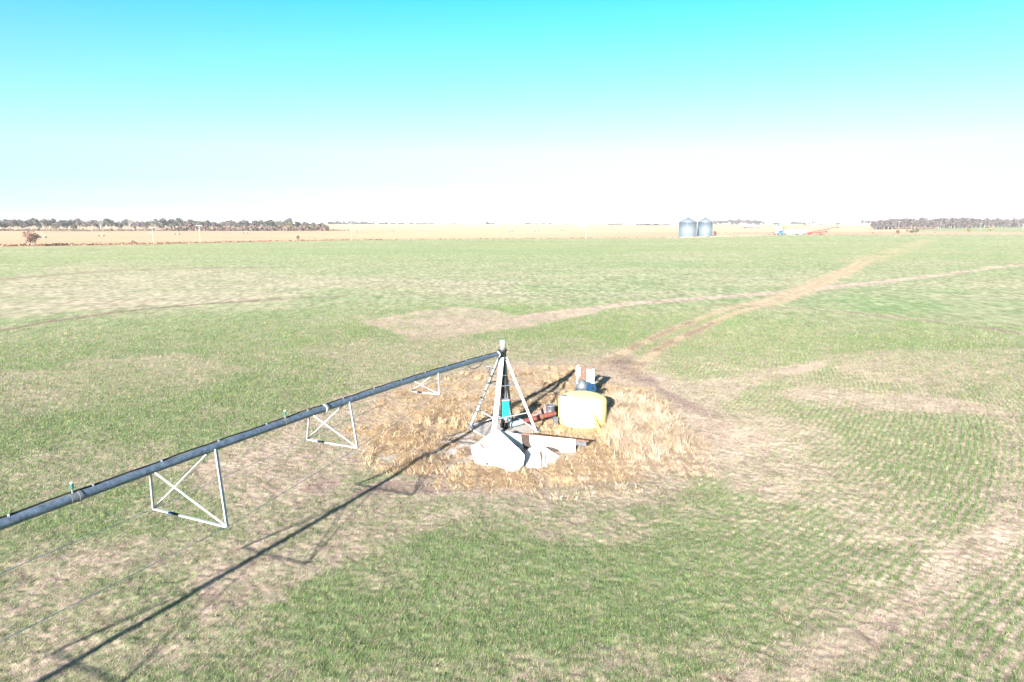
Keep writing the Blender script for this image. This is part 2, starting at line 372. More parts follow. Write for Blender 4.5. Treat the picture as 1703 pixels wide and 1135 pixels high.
def layout(x, y):
    r = np.hypot(x, y); a = np.arctan2(x, y)
    i = np.clip(np.rint(np.interp(r, rr, np.arange(nr))).astype(int), 0, nr-1); j = np.clip(np.rint((a-azf[0])/(azf[1]-azf[0])).astype(int), 0, 999)
    k = i*na+j; return [l[k] for l in LAY]
def ground_tint(x, y):
    g, gold, mud, track, wr = LAY; r = np.hypot(x, y)
    rows = .5+.5*rowphase(x, y)
    fine = fbm(x*5, y*5, 90, 3); gg = g*(1-wr*.6*(1-rows))
    nearf = 1-sst(r, 30, 90)
    cov = np.clip((gg-.20+(fine-.5)*1.1*nearf)*1.3, 0, 1)
    base = mixc(np.broadcast_to(TAN, x.shape+(3,)), SOILC, np.clip((fbm(x*3, y*3, 33, 3)-.50)*2.2, 0, .55)*nearf)
    base = base*(1+.35*(fbm(x*.4, y*.4, 35, 3)[..., None]-.5))
    fb = sst(r, 30, 85)[..., None]; base = base*(1+.22*wr*sst(x, 4, 9))[..., None]; c = mixc(base*(1+.12*fb), GREEN*(1+.45*fb), cov*(.88-.1*nearf))  # colour raised with distance to stand in for sunlit upright blades
    mid = sst(r, 40, 90); k3 = sst(r, 90, 260)
    gr = vn(x*3., y*1.1, 55)-.5; gs2 = (fbm(x*1.6, y*.6, 56, 3)-.5)*(1-k3)+k3*(fbm(x*.6+y*.01, y*.15, 58, 3)-.5); gs3 = (fbm(x*.05, y*.20, 57, 5)-.5)*(1-k3)+k3*(fbm(x*.010+y*.003, y*.045, 59, 5)-.5)
    c = mixc(c, TAN*1.22, np.clip(mid*(.3*gr+.5*gs2+.9*gs3+.17+.10*sst(-x, 0, 60)*(1-k3)), 0, .65)); c = c*(1+mid[..., None]*(.75*gr+.25*gs2)[..., None])
    far = sst(r, 60, 260)
    c = mixc(c, np.array((.30, .315, .155)), far*.60*(1-.6*np.clip((.62-g)*3, 0, 1)))
    strk = fbm(x*.02, y*.22, 123, 4)
    c = c*(1+far[..., None]*.28*(strk[..., None]-.5))
    c = mixc(c, np.array((.38, .285, .19))*(.75+.5*fbm(x*2.5, y*2.5, 38, 3)[..., None]), gold*(1-.4*(fbm(x*1.5, y*1.5, 39, 2) > .58)))
    c = mixc(c, np.array((.47, .35, .19)), track*.62)
    c = mixc(c, mixc(np.broadcast_to(SOILC*1.05, c.shape), np.array((.15, .105, .065)), sst(r, 40, 46)), np.clip(mud, 0, 1)*np.where(r > 42, .8, .55))
    dust = inpoly(x+(fbm(x*1.5, y*1.5, 401, 3)-.5)*1.5, y+(fbm(x*1.5, y*1.5, 402, 3)-.5)*1.5, DUST)*sst(fbm(x*2.2, y*2.2, 403, 3), .40, .58)
    c = mixc(c, np.array((.50, .44, .41)), dust*.8)
    # beyond the field: verge, stubble fields, a far green strip
    ey = edge_y(x); d = y-ey
    verge = sst(d, -4, 3)*(1-sst(d, 14, 26))*(.65+.6*vn(x*.06, y*.06, 300))
    vb = np.array((.36, .22, .15))*(.75+.5*vn(x*.1, y*.15, 301)[..., None])
    beyond = sst(d, -1, 2)
    st = np.array((.45, .325, .20)); pale = np.array((.47, .385, .23))
    q = sst(x/np.maximum(y, 1), -.42, .1)
    fld = mixc(np.broadcast_to(st, x.shape+(3,)), pale, np.clip(q+sst(r, 900, 1600)*.4, 0, 1))
    fld = fld*(1+.16*(fbm(x*.006, y*.03, 140, 4)[..., None]-.5)*2)
    pk = np.array((.38, .235, .18)); bx = x/np.maximum(y, 1)
    band = sst(bx, -.2, .25)*(1-sst(d, 150, 330))*sst(d, 8, 30)
    fld = mixc(fld, pk, band*.6*(.5+.7*vn(x*.012, y*.03, 150)))
    for dl, wd, a in ((430, 10, .5), (700, 16, .4), (1150, 30, .5)):
        fld = mixc(fld, np.array((.34, .26, .18)), a*np.exp(-((d-dl-.05*x)/wd)**2)*(vn(x*.004, y*0+dl, 7) > .45))
    gs = (bx > .58)*sst(r, 900, 940)*(1-sst(r, 1500, 1900))
    fld = mixc(fld, np.array((.22, .27, .12)), gs*.85)
    c = mixc(c, fld, beyond); c = mixc(c, vb, np.clip(verge, 0, 1)*np.where(bx < .1, .85, .45))
    drive = np.exp(-((d-16)/6.)**2)*(bx > .22)*(bx < .42)
    c = mixc(c, np.array((.75, .68, .60)), drive*.8)
    return np.clip(c, 0, .9)
tint = ground_tint(X, Y); Z = height(X, Y)
V = np.column_stack([X, Y, Z]).astype(np.float32); V = np.vstack([V, [[0, 0, 0]]]).astype(np.float32); tint = np.vstack([tint, [TAN]])
I, J = np.meshgrid(np.arange(nr-1), np.arange(na), indexing='ij'); J2 = (J+1) % na
F = np.stack([I*na+J, (I+1)*na+J, (I+1)*na+J2, I*na+J2], -1).reshape(-1, 4)[:, ::-1]
cen = nr*na; fan = np.stack([np.arange(na), (np.arange(na)+1) % na, np.full(na, cen)], -1)
def np_mesh(name, V, Fs, tint, m, smooth=False):
    """Fs is a list of face arrays (n,k)"""
    me = bpy.data.meshes.new(name); me.vertices.add(len(V)); me.vertices.foreach_set('co', np.ascontiguousarray(V, np.float32).ravel())
    nl = sum(f.size for f in Fs); nf = sum(len(f) for f in Fs)
    me.loops.add(nl); me.loops.foreach_set('vertex_index', np.concatenate([f.ravel() for f in Fs]).astype(np.int32))
    tot = np.concatenate([np.full(len(f), f.shape[1]) for f in Fs]).astype(np.int32)
    st = np.concatenate([[0], np.cumsum(tot)[:-1]]).astype(np.int32)
    me.polygons.add(nf); me.polygons.foreach_set('loop_start', st)
    me.polygons.foreach_set('use_smooth', np.full(nf, smooth))
    a = me.attributes.new('tint', 'FLOAT_COLOR', 'POINT')
    a.data.foreach_set('color', np.column_stack([tint, np.ones(len(tint))]).astype(np.float32).ravel())
    me.update(calc_edges=True); me.validate(); me.materials.append(m)
    o = bpy.data.objects.new(name, me); COL.objects.link(o); return o
g = np_mesh('ground', V, [F, fan], tint, M['ground'], True)
tag(g, 'green winter wheat field with tan bare patches, wheel ruts and pale stubble land beyond', None, None, 'structure')

# ------------------------------------------------------------------ small plants as meshes of many blades
def blades(name, x, y, ln, wd, lean, tint, m, z0=None, azm=None, seg=1, curl=.5):
    n = len(x); z = height(x, y) if z0 is None else z0
    a = RNG.uniform(0, 2*pi, n) if azm is None else azm
    dx, dy = np.cos(a), np.sin(a); px_, py_ = -dy, dx
    b = a+RNG.uniform(-.8, .8, n); qx, qy = -np.sin(b), np.cos(b)
    hz = ln*np.cos(lean); hr = ln*np.sin(lean)
    if seg == 1:
        v = np.stack([np.stack([x-qx*wd/2, y-qy*wd/2, z-.005], -1), np.stack([x+qx*wd/2, y+qy*wd/2, z-.005], -1),
                      np.stack([x+dx*hr, y+dy*hr, z+hz], -1)], 1).reshape(-1, 3)
        f = np.arange(n*3).reshape(-1, 3); tt = np.repeat(tint, 3, 0)
        return np_mesh(name, v, [f], tt, m)
    rows = []                                # a ribbon of two segments with a nodding tip
    for k, (u, ww) in enumerate(((0, 1), (.55, .8), (1, .1))):
        bend = curl*u*u
        cx = x+dx*ln*(np.sin(lean)*u+bend*.5*u); cy = y+dy*ln*(np.sin(lean)*u+bend*.5*u); cz = z-.01+ln*(np.cos(lean)*u-bend*.45*u)
        cz = np.maximum(cz, z+.004)
        rows += [np.stack([cx-qx*wd*ww/2, cy-qy*wd*ww/2, cz], -1), np.stack([cx+qx*wd*ww/2, cy+qy*wd*ww/2, cz], -1)]
    v = np.stack(rows, 1).reshape(-1, 3); k = np.arange(n)[:, None]*6
    f = np.concatenate([k+np.array([[0, 1, 3, 2]]), k+np.array([[2, 3, 5, 4]])]); tt = np.repeat(tint, 6, 0)
    return np_mesh(name, v, [f], tt, m)
def scatter(n, r0, r1, p):
    """more points per square metre near the camera; p sets the falloff"""
    u = RNG.uniform(0, 1, n); r = (r0**p+u*(r1**p-r0**p))**(1/p); a = np.radians(RNG.uniform(-41.5, 41.5, n))
    return r*np.sin(a), r*np.cos(a), r
# wheat seedlings along the drill rows
x, y, r = scatter(1900000, 9, 95, .85)
g_, gold, mud, track, wr = layout(x, y); rows = .5+.5*rowphase(x, y)
fine = fbm(x*4, y*4, 91, 3)
keep = RNG.uniform(0, 1, len(x)) < np.clip((g_*1.35-.26+(fine-.5)*1.1), 0, 1)*(1-wr*.74*(1-rows**1.3))*(1-sst(r, 32, 85))*(1-.35*sst(r, 25, 50)*(1.6-g_*1.2))
x, y, r = x[keep], y[keep], r[keep]; n = len(x); s = np.clip(r/22, .8, 3.2)
c = GREEN*RNG.uniform(.65, 1.45, (n, 1))*(1+np.column_stack([RNG.uniform(-.15, .35, n), np.zeros(n), RNG.uniform(-.2, .25, n)]))
yl = RNG.uniform(0, 1, n) < .05; c[yl] = np.array((.36, .34, .14))
o = blades('wheat_seedlings', x, y, RNG.uniform(.05, .13, n)*np.sqrt(s), RNG.uniform(.006, .012, n)*s, RNG.uniform(.15, 1.15, n), c, M['blade'])
tag(o, 'short green winter wheat seedlings growing in drill rows over the field', None, None, 'stuff'); print('wheat', n)
# straw residue lying between them
x, y, r = scatter(650000, 9, 80, .85)
g_, gold, mud, track, wr = layout(x, y)
keep = RNG.uniform(0, 1, len(x)) < np.clip(1.0-g_*.48-mud*.45, .08, 1)*(1-gold*.3)*(1-sst(r, 40, 85))
x, y, r, gold = x[keep], y[keep], r[keep], gold[keep]; n = len(x); s = np.clip(r/22, .8, 3)
c = np.array((.54, .425, .335))*RNG.uniform(.45, 1.25, (n, 1))*(1+np.column_stack([RNG.uniform(-.05, .08, n), np.zeros(n), RNG.uniform(-.15, .1, n)]))
c = mixc(c, GOLDC, gold*.7)
o = blades('straw_residue', x, y, RNG.uniform(.05, .16, n)*np.sqrt(s), RNG.uniform(.005, .011, n)*s, RNG.uniform(1.0, 1.5, n), c, M['straw'])
tag(o, 'pale chopped straw and stubble lying between the wheat rows', None, None, 'stuff'); print('straw', n)
# dry grass around the pivot pad
def in_area(n, P, pad=.0):
    lo, hi = P.min(0)-pad, P.max(0)+pad; x = RNG.uniform(lo[0], hi[0], n); y = RNG.uniform(lo[1], hi[1], n)
    j1, j2 = RNG.normal(0, pad, (2, n)); e = 1.4; k = inpoly(x+j1+(fbm(x*.8, y*.8, 201, 3)-.5)*e, y+j2+(fbm(x*.8, y*.8, 211, 3)-.5)*e, P); return x[k], y[k]
def grass(name, label, P, n, h0, h1, dens_seed, lean=(.2, 1.0), col=GOLDC, thr=.42, curl=.7, wdt=(.006, .013)):
    x, y = in_area(n, P, .35); d = fbm(x*1.1, y*1.1, dens_seed, 4)
    tx, ty, tr = np.array((2.98, 28.6, 1.13)); d = np.where(np.hypot(x-tx, y-ty) < tr, -1, d); d = np.where(inpoly(x, y, DUST), d-.06, d)
    blk = inpoly(x, y, PANELS) | (np.hypot(x+.38, y-27.3) < 1.15) | inpoly(x, y, np.array([(-.1, 27.9), (1.8, 29.6), (2.3, 29.0), (.6, 26.9), (-.1, 26.8)])); d = np.where(blk & (RNG.uniform(0, 1, len(x)) < .93), -1, d)
    k = RNG.uniform(0, 1, len(x)) < np.clip((d-thr)*5, 0, 1); x, y, d = x[k], y[k], d[k]; n = len(x)
    # tussocks: blades gather to the nearest jittered centre and lean out of it
    cs = .55; ix, iy = np.floor(x/cs), np.floor(y/cs); cx = (ix+.2+.6*hsh(ix, iy, 5))*cs; cy = (iy+.2+.6*hsh(ix, iy, 6))*cs
    pull = .35; x = x+(cx-x)*pull; y = y+(cy-y)*pull
    an = np.arctan2(y-cy, x-cx)+RNG.normal(0, 1.1, n); wind = fbm(x*.5, y*.5, 77, 2)*6
    an = np.where(RNG.uniform(0, 1, n) < .35, wind, an)
    hh = (h0+(h1-h0)*np.clip((d-thr)*3.5, 0, 1))*RNG.uniform(.5, 1.1, n)*(.85+.3*hsh(ix, iy, 9))
    wisp = RNG.uniform(0, 1, n) < .12; hh = np.where(wisp, hh*1.2, hh); tone = np.where(wisp, RNG.uniform(.35, 1.35, n), RNG.uniform(.6, 1.25, n))[:, None]*(.88+.24*hsh(ix, iy, 8)[:, None]); c = np.clip(col*tone*(1+np.column_stack([RNG.uniform(-.05, .1, n), np.zeros(n), RNG.uniform(-.2, .35, n)])), 0, .8)
    o = blades(name, x, y, hh, RNG.uniform(*wdt, n)*np.where(wisp, 1.6, 1), RNG.uniform(*lean, n), c, M['straw'], azm=an, seg=2, curl=curl); print(name, n)
    return tag(o, label, None, None, 'stuff')
PANELS = G2([(786, 762), (795, 745), (826, 742), (957, 748), (957, 755), (935, 762), (912, 775), (878, 778), (850, 787), (820, 775)])
PALE_GOLD = np.array((.54, .435, .30))
grass('dry_grass', 'golden flattened dry grass around the pivot and the white panels', GOLD, 460000, .12, .34, 221, (.5, 1.45), GOLDC, .46)
grass('dry_grass', 'pale low dead grass bordering the bare soil beside the tank', G2([(1010, 760), (1120, 700), (1170, 745), (1160, 790), (1080, 815), (980, 825), (900, 815), (900, 800)]), 110000, .16, .30, 231, (.5, 1.4), PALE_GOLD, .35)
grass('tall_dry_grass', 'tall pale dry grass standing right of and behind the yellow tank', G2([(1016, 690), (1012, 668), (1060, 672), (1100, 690), (1118, 712), (1116, 745), (1080, 765), (1040, 755), (1022, 730)]), 110000, .32, .74, 241, (.05, .55), PALE_GOLD, .22, .6)
grass('tall_dry_grass', 'tall tawny grass clumps left of the pivot legs', G2([(628, 755), (640, 715), (690, 690), (740, 680), (775, 690), (760, 715), (700, 735), (720, 775), (668, 785)]), 100000, .26, .50, 251, (.3, 1.1), GOLDC, .38, .8)
grass('tall_dry_grass', 'shaggy dry grass overhanging the front edge of the white panels', G2([(770, 780), (800, 772), (850, 795), (900, 790), (940, 772), (1000, 752), (1040, 770), (1000, 800), (900, 812), (800, 808), (740, 800)]), 90000, .15, .30, 261, (.3, 1.1), GOLDC*1.05, .30, .8)
grass('tall_dry_grass', 'dry grass between the red pipe and the yellow tank', G2([(850, 690), (900, 668), (925, 655), (1010, 640), (1012, 655), (930, 700), (925, 730), (960, 735), (1000, 728), (1010, 745), (900, 725)]), 90000, .16, .38, 271, (.3, 1.1), GOLDC, .32, .8)

# ------------------------------------------------------------------ pivot tower
PC = Vector((-.38, 27.5, 0))
feet = {'left': Vector((-1.77, 27.84, 0)), 'right': Vector((1.01, 27.16, 0)), 'front': Vector((-.74, 26.11, 0)), 'back': Vector((-.02, 28.89, 0))}
pad = MB(); cs = [feet[k]+(feet[k]-PC).normalized()*.16 for k in ('left', 'front', 'right', 'back')]
pad.prism([Vector((p.x, p.y, .07)) for p in cs], (0, 0, 1), .25)
tag(pad.build('concrete_pad', M['concrete']), 'low grey concrete footing slab under the four pivot legs', 'slab')
pv = thing('pivot_tower', PC, 'galvanised four legged centre pivot tower holding the end of the irrigation pipe', 'irrigation pivot')
ZT = 3.12
def legp(k, z):
    f = feet[k]; tp = PC+(f-PC).normalized()*.15; a = (z-.07)/(ZT-.07); q = f.lerp(tp, a); q.z = z; return q
for k in feet:
    m = MB(); up = (feet[k]-PC); up.z = .6
    if k == 'front': m.bar(legp(k, .08), legp(k, ZT), .20, .07, up)
    else: m.angle(legp(k, .08), legp(k, ZT), .10, .022, up)
    lg = m.build('leg', M['white_metal' if k in ('front', 'right') else 'galv'], pv)  # paler steel on front and right legs puts their sunlit look into the colour
    MB().box(feet[k]+Vector((0, 0, .085)), (.28, .28, .025)).build('foot_plate', M['galv'], lg)
m = MB(); ks = ['left', 'front', 'right', 'back']
for i in range(4):
    m.bar(legp(ks[i], 2.02), legp(ks[(i+1) % 4], 2.02), .05, .03)
for i in (0, 1): m.bar(legp(ks[i], 2.42), legp(ks[(i+1) % 4], 2.42), .03, .02)
m.build('upper_brace', M['galv'], pv)
for a, za, b_, zb in (('left', .12, 'back', .40), ('right', .12, 'back', .40), ('left', .85, 'front', .80), ('front', .8, 'right', .85)):
    MB().bar(legp(a, za), legp(b_, zb), .06, .03).build('lower_brace', M['white_metal'], pv)
for i, z in enumerate((.75, 1.05, 1.35, 1.65, 1.98, 2.30, 2.6)):      # climbing pegs on the left leg
    p = legp('left', z); q = Vector((cos(.9), -sin(.9), 0))*.10
    MB().bar(p-q*1.2, p+q, .035, .03).build('step', M['dark'], pv)
for z in (1.55, 1.98, 2.35):
    p = legp('right', z); MB().bar(p-Vector((.03, 0, 0)), p+Vector((.13, -.04, 0)), .03, .03).build('step', M['dark'], pv)
MB().tube([PC+Vector((0, 0, .30)), PC+Vector((0, 0, 3.1))], .085, 16).build('riser_pipe', M['dark'], pv)
m = MB(); m.tube([PC+Vector((.15, .12, .5)), PC+Vector((.13, .1, 3.0))], .022, 8); m.tube([PC+Vector((.13, -.04, 1.6)), PC+Vector((.10, -.02, 3.0))], .02, 8)
m.build('conduit', M['galv_dark'], pv)
m = MB(); m.lathe([(0, 3.02), (.20, 3.02), (.20, 3.08), (.15, 3.09), (.15, 3.36), (.19, 3.37), (.19, 3.43), (0, 3.43)], PC, 20); m.build('swivel_collar', M['dark'], pv)
m = MB(); m.lathe([(0, 3.43), (.125, 3.43), (.125, 3.80), (.115, 3.83), (0, 3.84)], PC, 24); m.build('collector_cap', M['bright'], pv)
m = MB(); bx = PC+Vector((.10, -.52, 1.02)); rot = Matrix.Rotation(R(18), 3, 'Z')
cb = MB(); cb.box(bx+Vector((0, 0, .02)), (.30, .24, .78), rot, .02); cbo = cb.build('control_box', M['cyan'], pv)
MB().box(bx+rot @ Vector((0, .0, .435)), (.34, .28, .05), rot, .01).build('box_lid', M['lid'], cbo)
MB().box(bx+rot @ Vector((-.03, -.13, -.30)), (.10, .03, .10), rot, .01).build('switch', M['white_paint'], cbo)
m = MB(); m.bar(bx+Vector((0, .1, .5)), PC+Vector((0, -.05, 1.6)), .04, .03); m.build('bracket', M['galv'], pv)
m = MB()
m.tube([bx+Vector((-.05, 0, -.35)), bx+Vector((0, .05, -.6)), PC+Vector((.05, -.3, .15)), PC+Vector((.1, -.2, .1))], .025, 8)
m.tube([bx+Vector((.08, 0, -.35)), bx+Vector((.12, .1, -.55)), PC+Vector((.25, -.3, .12))], .02, 8); m.build('cable_run', M['black'], pv)
lp = at_y(812, 613, 27.75); m = MB(); q = legp('left', 2.25)
m.bar(q, lp+Vector((0, 0, -.12)), .03, .03); m.box(lp, (.13, .13, .15), None, .02); m.build('status_lamp', M['slate'], pv)
MB().box(lp+Vector((0, 0, .09)), (.16, .16, .03), None, .01).build('lamp_cap', M['bright'], pv)
# supply pipe
e0 = PC+Vector((0, 0, .34)); e1 = PC+Vector((.05, -.03, .24)); e2 = PC+Vector((.20, .02, .20)); ps = at_y(850, 703, 27.55); ps.z = .2
pe = at_y(923, 689, 28.9); pe.z = .34; dpp = (pe-e2)
sp = thing('supply_pipe', e2, 'rusty red steel water pipe running from the pivot base towards the yellow tank', 'pipe')
MB().tube([PC+Vector((0, 0, .29)), PC+Vector((.0, 0, .2)), PC+Vector((.08, .05, .17)), e2+dpp*.03], .125, 16).build('elbow', M['dark'], sp)
MB().tube([e2+dpp*.03, e2+dpp*.30], .115, 16).build('sleeve', M['pvc'], sp)
MB().tube([e2+dpp*.33, pe], .105, 16).build('pipe', M['rust'], sp)
MB().tube([e2+dpp*.66, e2+dpp*.71], .135, 16).build('coupling', M['rust_dark'], sp)
# small gear beside the tank
c0 = gp(914, 697); c0.y -= 0
dr = thing('steel_drum', (c0.x+.05, c0.y+.15, 0), 'dark grey open steel drum between the red pipe and the yellow tank', 'drum')
m = MB(); m.lathe([(0, .02), (.21, .02), (.215, .10), (.205, .12), (.215, .30), (.205, .32), (.215, .56), (.225, .58), (.20, .58), (.195, .12), (0, .12)], dr.location, 28); m.build('body', M['slate'], dr)
m = MB(); m.tube([dr.location+Vector((.215*cos(a), .215*sin(a), .585)) for a in np.linspace(0, 2*pi, 25)], .012, 6, False); m.build('rim', M['galv'], dr)
c1 = gp(924, 709)
tr_ = thing('meter_box', (c1.x, c1.y, 0), 'small slate grey metal box standing against the left side of the yellow tank', 'box')
MB().box(Vector((c1.x, c1.y, .20)), (.20, .16, .34), None, .02).build('body', M['slate'], tr_)
MB().box(Vector((c1.x, c1.y, .385)), (.23, .19, .03), None, .008).build('lid', M['grey'], tr_)
c2 = gp(901, 697)
m = MB(); a_ = Vector((c2.x-.42, c2.y+.05, .03)); b2 = Vector((c2.x+.26, c2.y-.10, .03)); t2 = Vector((c2.x+.24, c2.y+.25, .58)); t1 = Vector((c2.x+.12, c2.y+.3, .56))
vs = []; fs = []; nn = 14
for i in range(nn+1):
    u = i/nn; lo = a_.lerp(b2, u); hi = Vector((a_.x, a_.y+.04, .10)).lerp(t2, u); off = Vector((0, -.022*(i % 2), 0)); vs += [lo+off, hi+off, lo+off+Vector((0, .012, 0)), hi+off+Vector((0, .012, 0))]
for i in range(nn):
    k = i*4; fs += [(k, k+4, k+5, k+1), (k+2, k+3, k+7, k+6), (k+1, k+5, k+7, k+3), (k, k+2, k+6, k+4)]
fs += [(0, 1, 3, 2), (nn*4, nn*4+2, nn*4+3, nn*4+1)]
m.add(vs, fs); tag(m.build('tin_sheet', M['tin']), 'slanting reddish grey tin sheet leaning against the dark drum', 'sheet')

# ------------------------------------------------------------------ the span
TH = .4293; DS = Vector((-sin(TH), -cos(TH), 0)); NS = Vector((cos(TH), -sin(TH), 0))    # outward and sideways (right, nearer)
def zs(s): 
    z1 = 3.286+.0567*s-.0018*s*s
    return z1 if s < 16 else 3.733+(3.30-3.733)*((s-16)/36)**2
def sp_(s, off=0., dz=0.): return PC+DS*s+NS*off+Vector((0, 0, zs(s)+dz))
span = thing('irrigation_span', (PC.x, PC.y, 0), 'long grey blue irrigation pipe span braced with white V trusses above the field', 'irrigation span')
MB().tube([sp_(s) for s in np.linspace(.42, 52, 90)], .086, 20).build('pipe', M['galv_dark'], span)
MB().tube([sp_(.12), sp_(.42)], .10, 16).build('pivot_joint', M['dark'], span)
for s in (.46, 11.0, 17.6, 24.4): 
    MB().tube([sp_(s-.03), sp_(s+.03)], .125 if s < 12 else .10, 20).build('pipe_flange', M['bright' if s < 12 else 'galv'], span)
MB().tube([sp_(s, -.03+.01*sin(s*2), .10+.006*sin(s*5)) for s in np.linspace(.2, 52, 160)], .016, 6).build('power_cable', M['black'], span)
for s in np.arange(1.7, 30, 1.42):
    MB().box(sp_(s, -.01, .105), (.035, .035, .05), Matrix.Rotation(.43, 3, 'Z')).build('cable_clip', M['galv'], span)
a = at_y(783, 602, 25.5); MB().tube([sp_(3.1, .04, -.09), sp_(2.9, .05, -.22), sp_(2.6, .05, -.28), sp_(2.2, .05, -.25), sp_(1.8, .03, -.09)], .012, 6).build('cable_loop', M['black'], span)
for s in (17.7, 12.45, 23.):
    p = sp_(s, 0, .08); sr = MB().tube([p, p+Vector((0, 0, .10))], .016, 8).build('sprinkler', M['galv'], span)
    MB().lathe([(0, .0), (.02, 0), (.035, .03), (.02, .08), (.03, .09), (0, .10)], p+Vector((0, 0, .09)), 12).build('nozzle', M['teal'], sr)
    MB().box(p+Vector((0, 0, .205)), (.04, .04, .025), None, .006).build('deflector', M['white_paint'], sr)
    MB().tube([sp_(s-.07), sp_(s+.07)], .091, 20).build('band', M['galv'], span)
TR = [(6.0, .54, .583), (10.78, .85, 1.027), (15.386, 1.083, 1.312)] + [(s, 1.083, 1.312) for s in (20.3, 25.2, 30.1, 35., 39.9)] + [(44.8, .85, 1.03)]
bots = []
for s, w_, d_ in TR:
    Lp = sp_(s, -w_, -d_); Rp = sp_(s, w_, -d_); bots.append((s, Lp, Rp)); h = .75
    tb = MB().bar(Lp, Rp, .05, .03).build('truss', M['white_metal'], span)
    MB().bar(sp_(s+h, -.06, -.06), Lp, .05, .03, NS).build('strut', M['white_metal'], tb)
    MB().bar(sp_(s+h, .06, -.05), Rp, .035, .02, NS).build('strut', M['white_metal'], tb)
    MB().bar(sp_(s-h, -.06, -.05), Lp, .035, .02, NS).build('strut', M['white_metal'], tb)
    MB().bar(sp_(s-h, .07, -.03), Rp, .07, .03, NS).build('strut', M['white_metal'], tb)
    MB().bar(Lp.lerp(Rp, .22), Lp.lerp(Rp, .36), .062, .03).build('label_plate', M['blue'], tb)
for sg, ix in ((-1, 1), (1, 2)):
    pts = [sp_(1.3, sg*.05, -.09)]+[b[ix] for b in bots]+[sp_(50.5, sg*.05, -.09)]
    for a, b_ in zip(pts[:-1], pts[1:]): MB().tube([a, b_], .0065, 6).build('truss_rod', M['galv_dark'], span)
# drive tower at the far end of the span, out of the frame
E = PC+DS*52; m = MB()
for sg in (-1, 1):
    for o in (-.1, .1): m.bar(E+DS*o+Vector((0, 0, 3.2)), E+NS*sg*1.9+Vector((0, 0, .6)), .09, .05)
m.bar(E-NS*2.1+Vector((0, 0, .6)), E+NS*2.1+Vector((0, 0, .6)), .16, .12)
dtw = m.build('drive_tower', M['galv'], span)
for sg in (-1, 1):
    q = E+NS*sg*2.1+Vector((0, 0, .6)); MB().tube([q-DS*.14, q+DS*.14], .6, 24).build('wheel', M['black'], dtw)

# ------------------------------------------------------------------ yellow tank
TC = Vector((3.05, 28.6, 0))
tk = thing('liquid_tank', TC, 'squat pale yellow plastic liquid tank with domed top beside the pivot', 'tank')
m = MB(); r0 = 1.045
prof = [(0, .0), (.92, .0), (1.0, .03), (r0, .09), (r0, .45), (r0+.004, .5), (r0, .55), (r0, .97), (1.038, 1.04), (1.0, 1.12), (.90, 1.19), (.70, 1.26), (.46, 1.31), (.25, 1.335), (0, 1.345)]
m.lathe(prof, TC, 64); m.build('body', M['tank'], tk)
wp = TC+Vector((-.72, -.18, 0)); m = MB(); m.lathe([(0, .60), (.30, .60), (.31, .65), (.31, 1.15), (.27, 1.195), (0, 1.20)], wp, 32); fw = m.build('fill_well', M['tank'], tk)
MB().lathe([(0, 1.20), (.24, 1.20), (.25, 1.22), (.24, 1.25), (.12, 1.26), (0, 1.26)], wp, 28).build('lid', M['lid'], fw)
sa = R(-62)
m = MB(); m.tube([TC+Vector((cos(sa)*(r0+.012), sin(sa)*(r0+.012), z)) for z in (.08, .5, .9)], .012, 6); m.build('sight_tube', M['tank_dark'], tk)
wd = thing('weed_stalks', gp(997, 722), 'bent yellow weed stalks leaning on the front of the yellow tank', 'weed')
m = MB(); b0 = gp(999, 721)
for tx_, ty_, k in ((972, 663, 0), (978, 682, 1), (985, 694, 2), (976, 672, 3), (990, 700, 4)):
    tp = at_y(tx_, ty_, 27.62+.05*k); mid = b0.lerp(tp, .5)+Vector((.03, -.03, .05))
    m.tube([b0+Vector((.05*k-.1, 0, 0)), mid, tp], [.016, .012, .005], 5)
m.build('stalk', mat('weed stalk', (.50, .42, .12), .8), wd)

# ------------------------------------------------------------------ panel board and engine behind the tank
BY = 33.3; bc = at_y(972, 640, BY); X0 = at_y(958.3, 640, BY).x; X1 = at_y(988, 640, BY).x
ua = Vector((1, -.17, 0)).normalized(); un = Vector((.17, 1, 0)).normalized(); O = Vector((X0, BY+.08, 0))
def bp(u, z, n=0.): return O+ua*u+un*n+Vector((0, 0, z))
bd = thing('meter_rack', O+ua*.4, 'white electrical panel rack with red angle iron frame behind the yellow tank', 'electrical rack')
W = X1-X0; rotb = Matrix((ua, un, Vector((0, 0, 1)))).transposed()
MB().bar(bp(.05, 0), bp(.05, 1.50), .06, .05, un).build('post', M['white_paint'], bd)
MB().bar(bp(W*.97, 0), bp(W*.97, 1.32), .06, .05, un).build('post', M['white_paint'], bd)
MB().box(bp(.10, 1.24, -.08), (.20, .12, .46), rotb, .015).build('meter_cabinet', M['white_paint'], bd)
MB().box(bp(.10, 1.52, -.06), (.11, .10, .10), rotb, .015).build('conduit_cap', M['white_paint'], bd)
MB().box(bp(W*.76, .90, -.04), (W*.46, .05, 1.0), rotb, .01).build('panel', M['white_paint'], bd)
MB().bar(bp(.20, 1.46, -.10), bp(W*.86, 1.42, -.10), .065, .04, un).build('frame_bar', M['rust_dark'], bd)
MB().bar(bp(.20, 1.14, -.10), bp(W*.83, 1.10, -.10), .065, .04, un).build('frame_bar', M['rust_dark'], bd)
MB().bar(bp(.23, .4, -.09), bp(.23, 1.46, -.09), .06, .05, un).build('frame_post', M['rust'], bd)
MB().bar(bp(.47, .3, -.09), bp(.47, 1.45, -.09), .10, .04, un).build('frame_post', M['rust'], bd)
ec = at_y(968, 650, 31.9)
en = thing('pump_engine', (ec.x, 31.9, 0), 'grey pump motor with finned housing between the tank and the panel rack', 'engine'); Q = Vector((ec.x, 31.9, 0))
MB().box(Q+Vector((0, 0, .50)), (.62, .55, .52), None, .05).build('block', M['slate'], en)
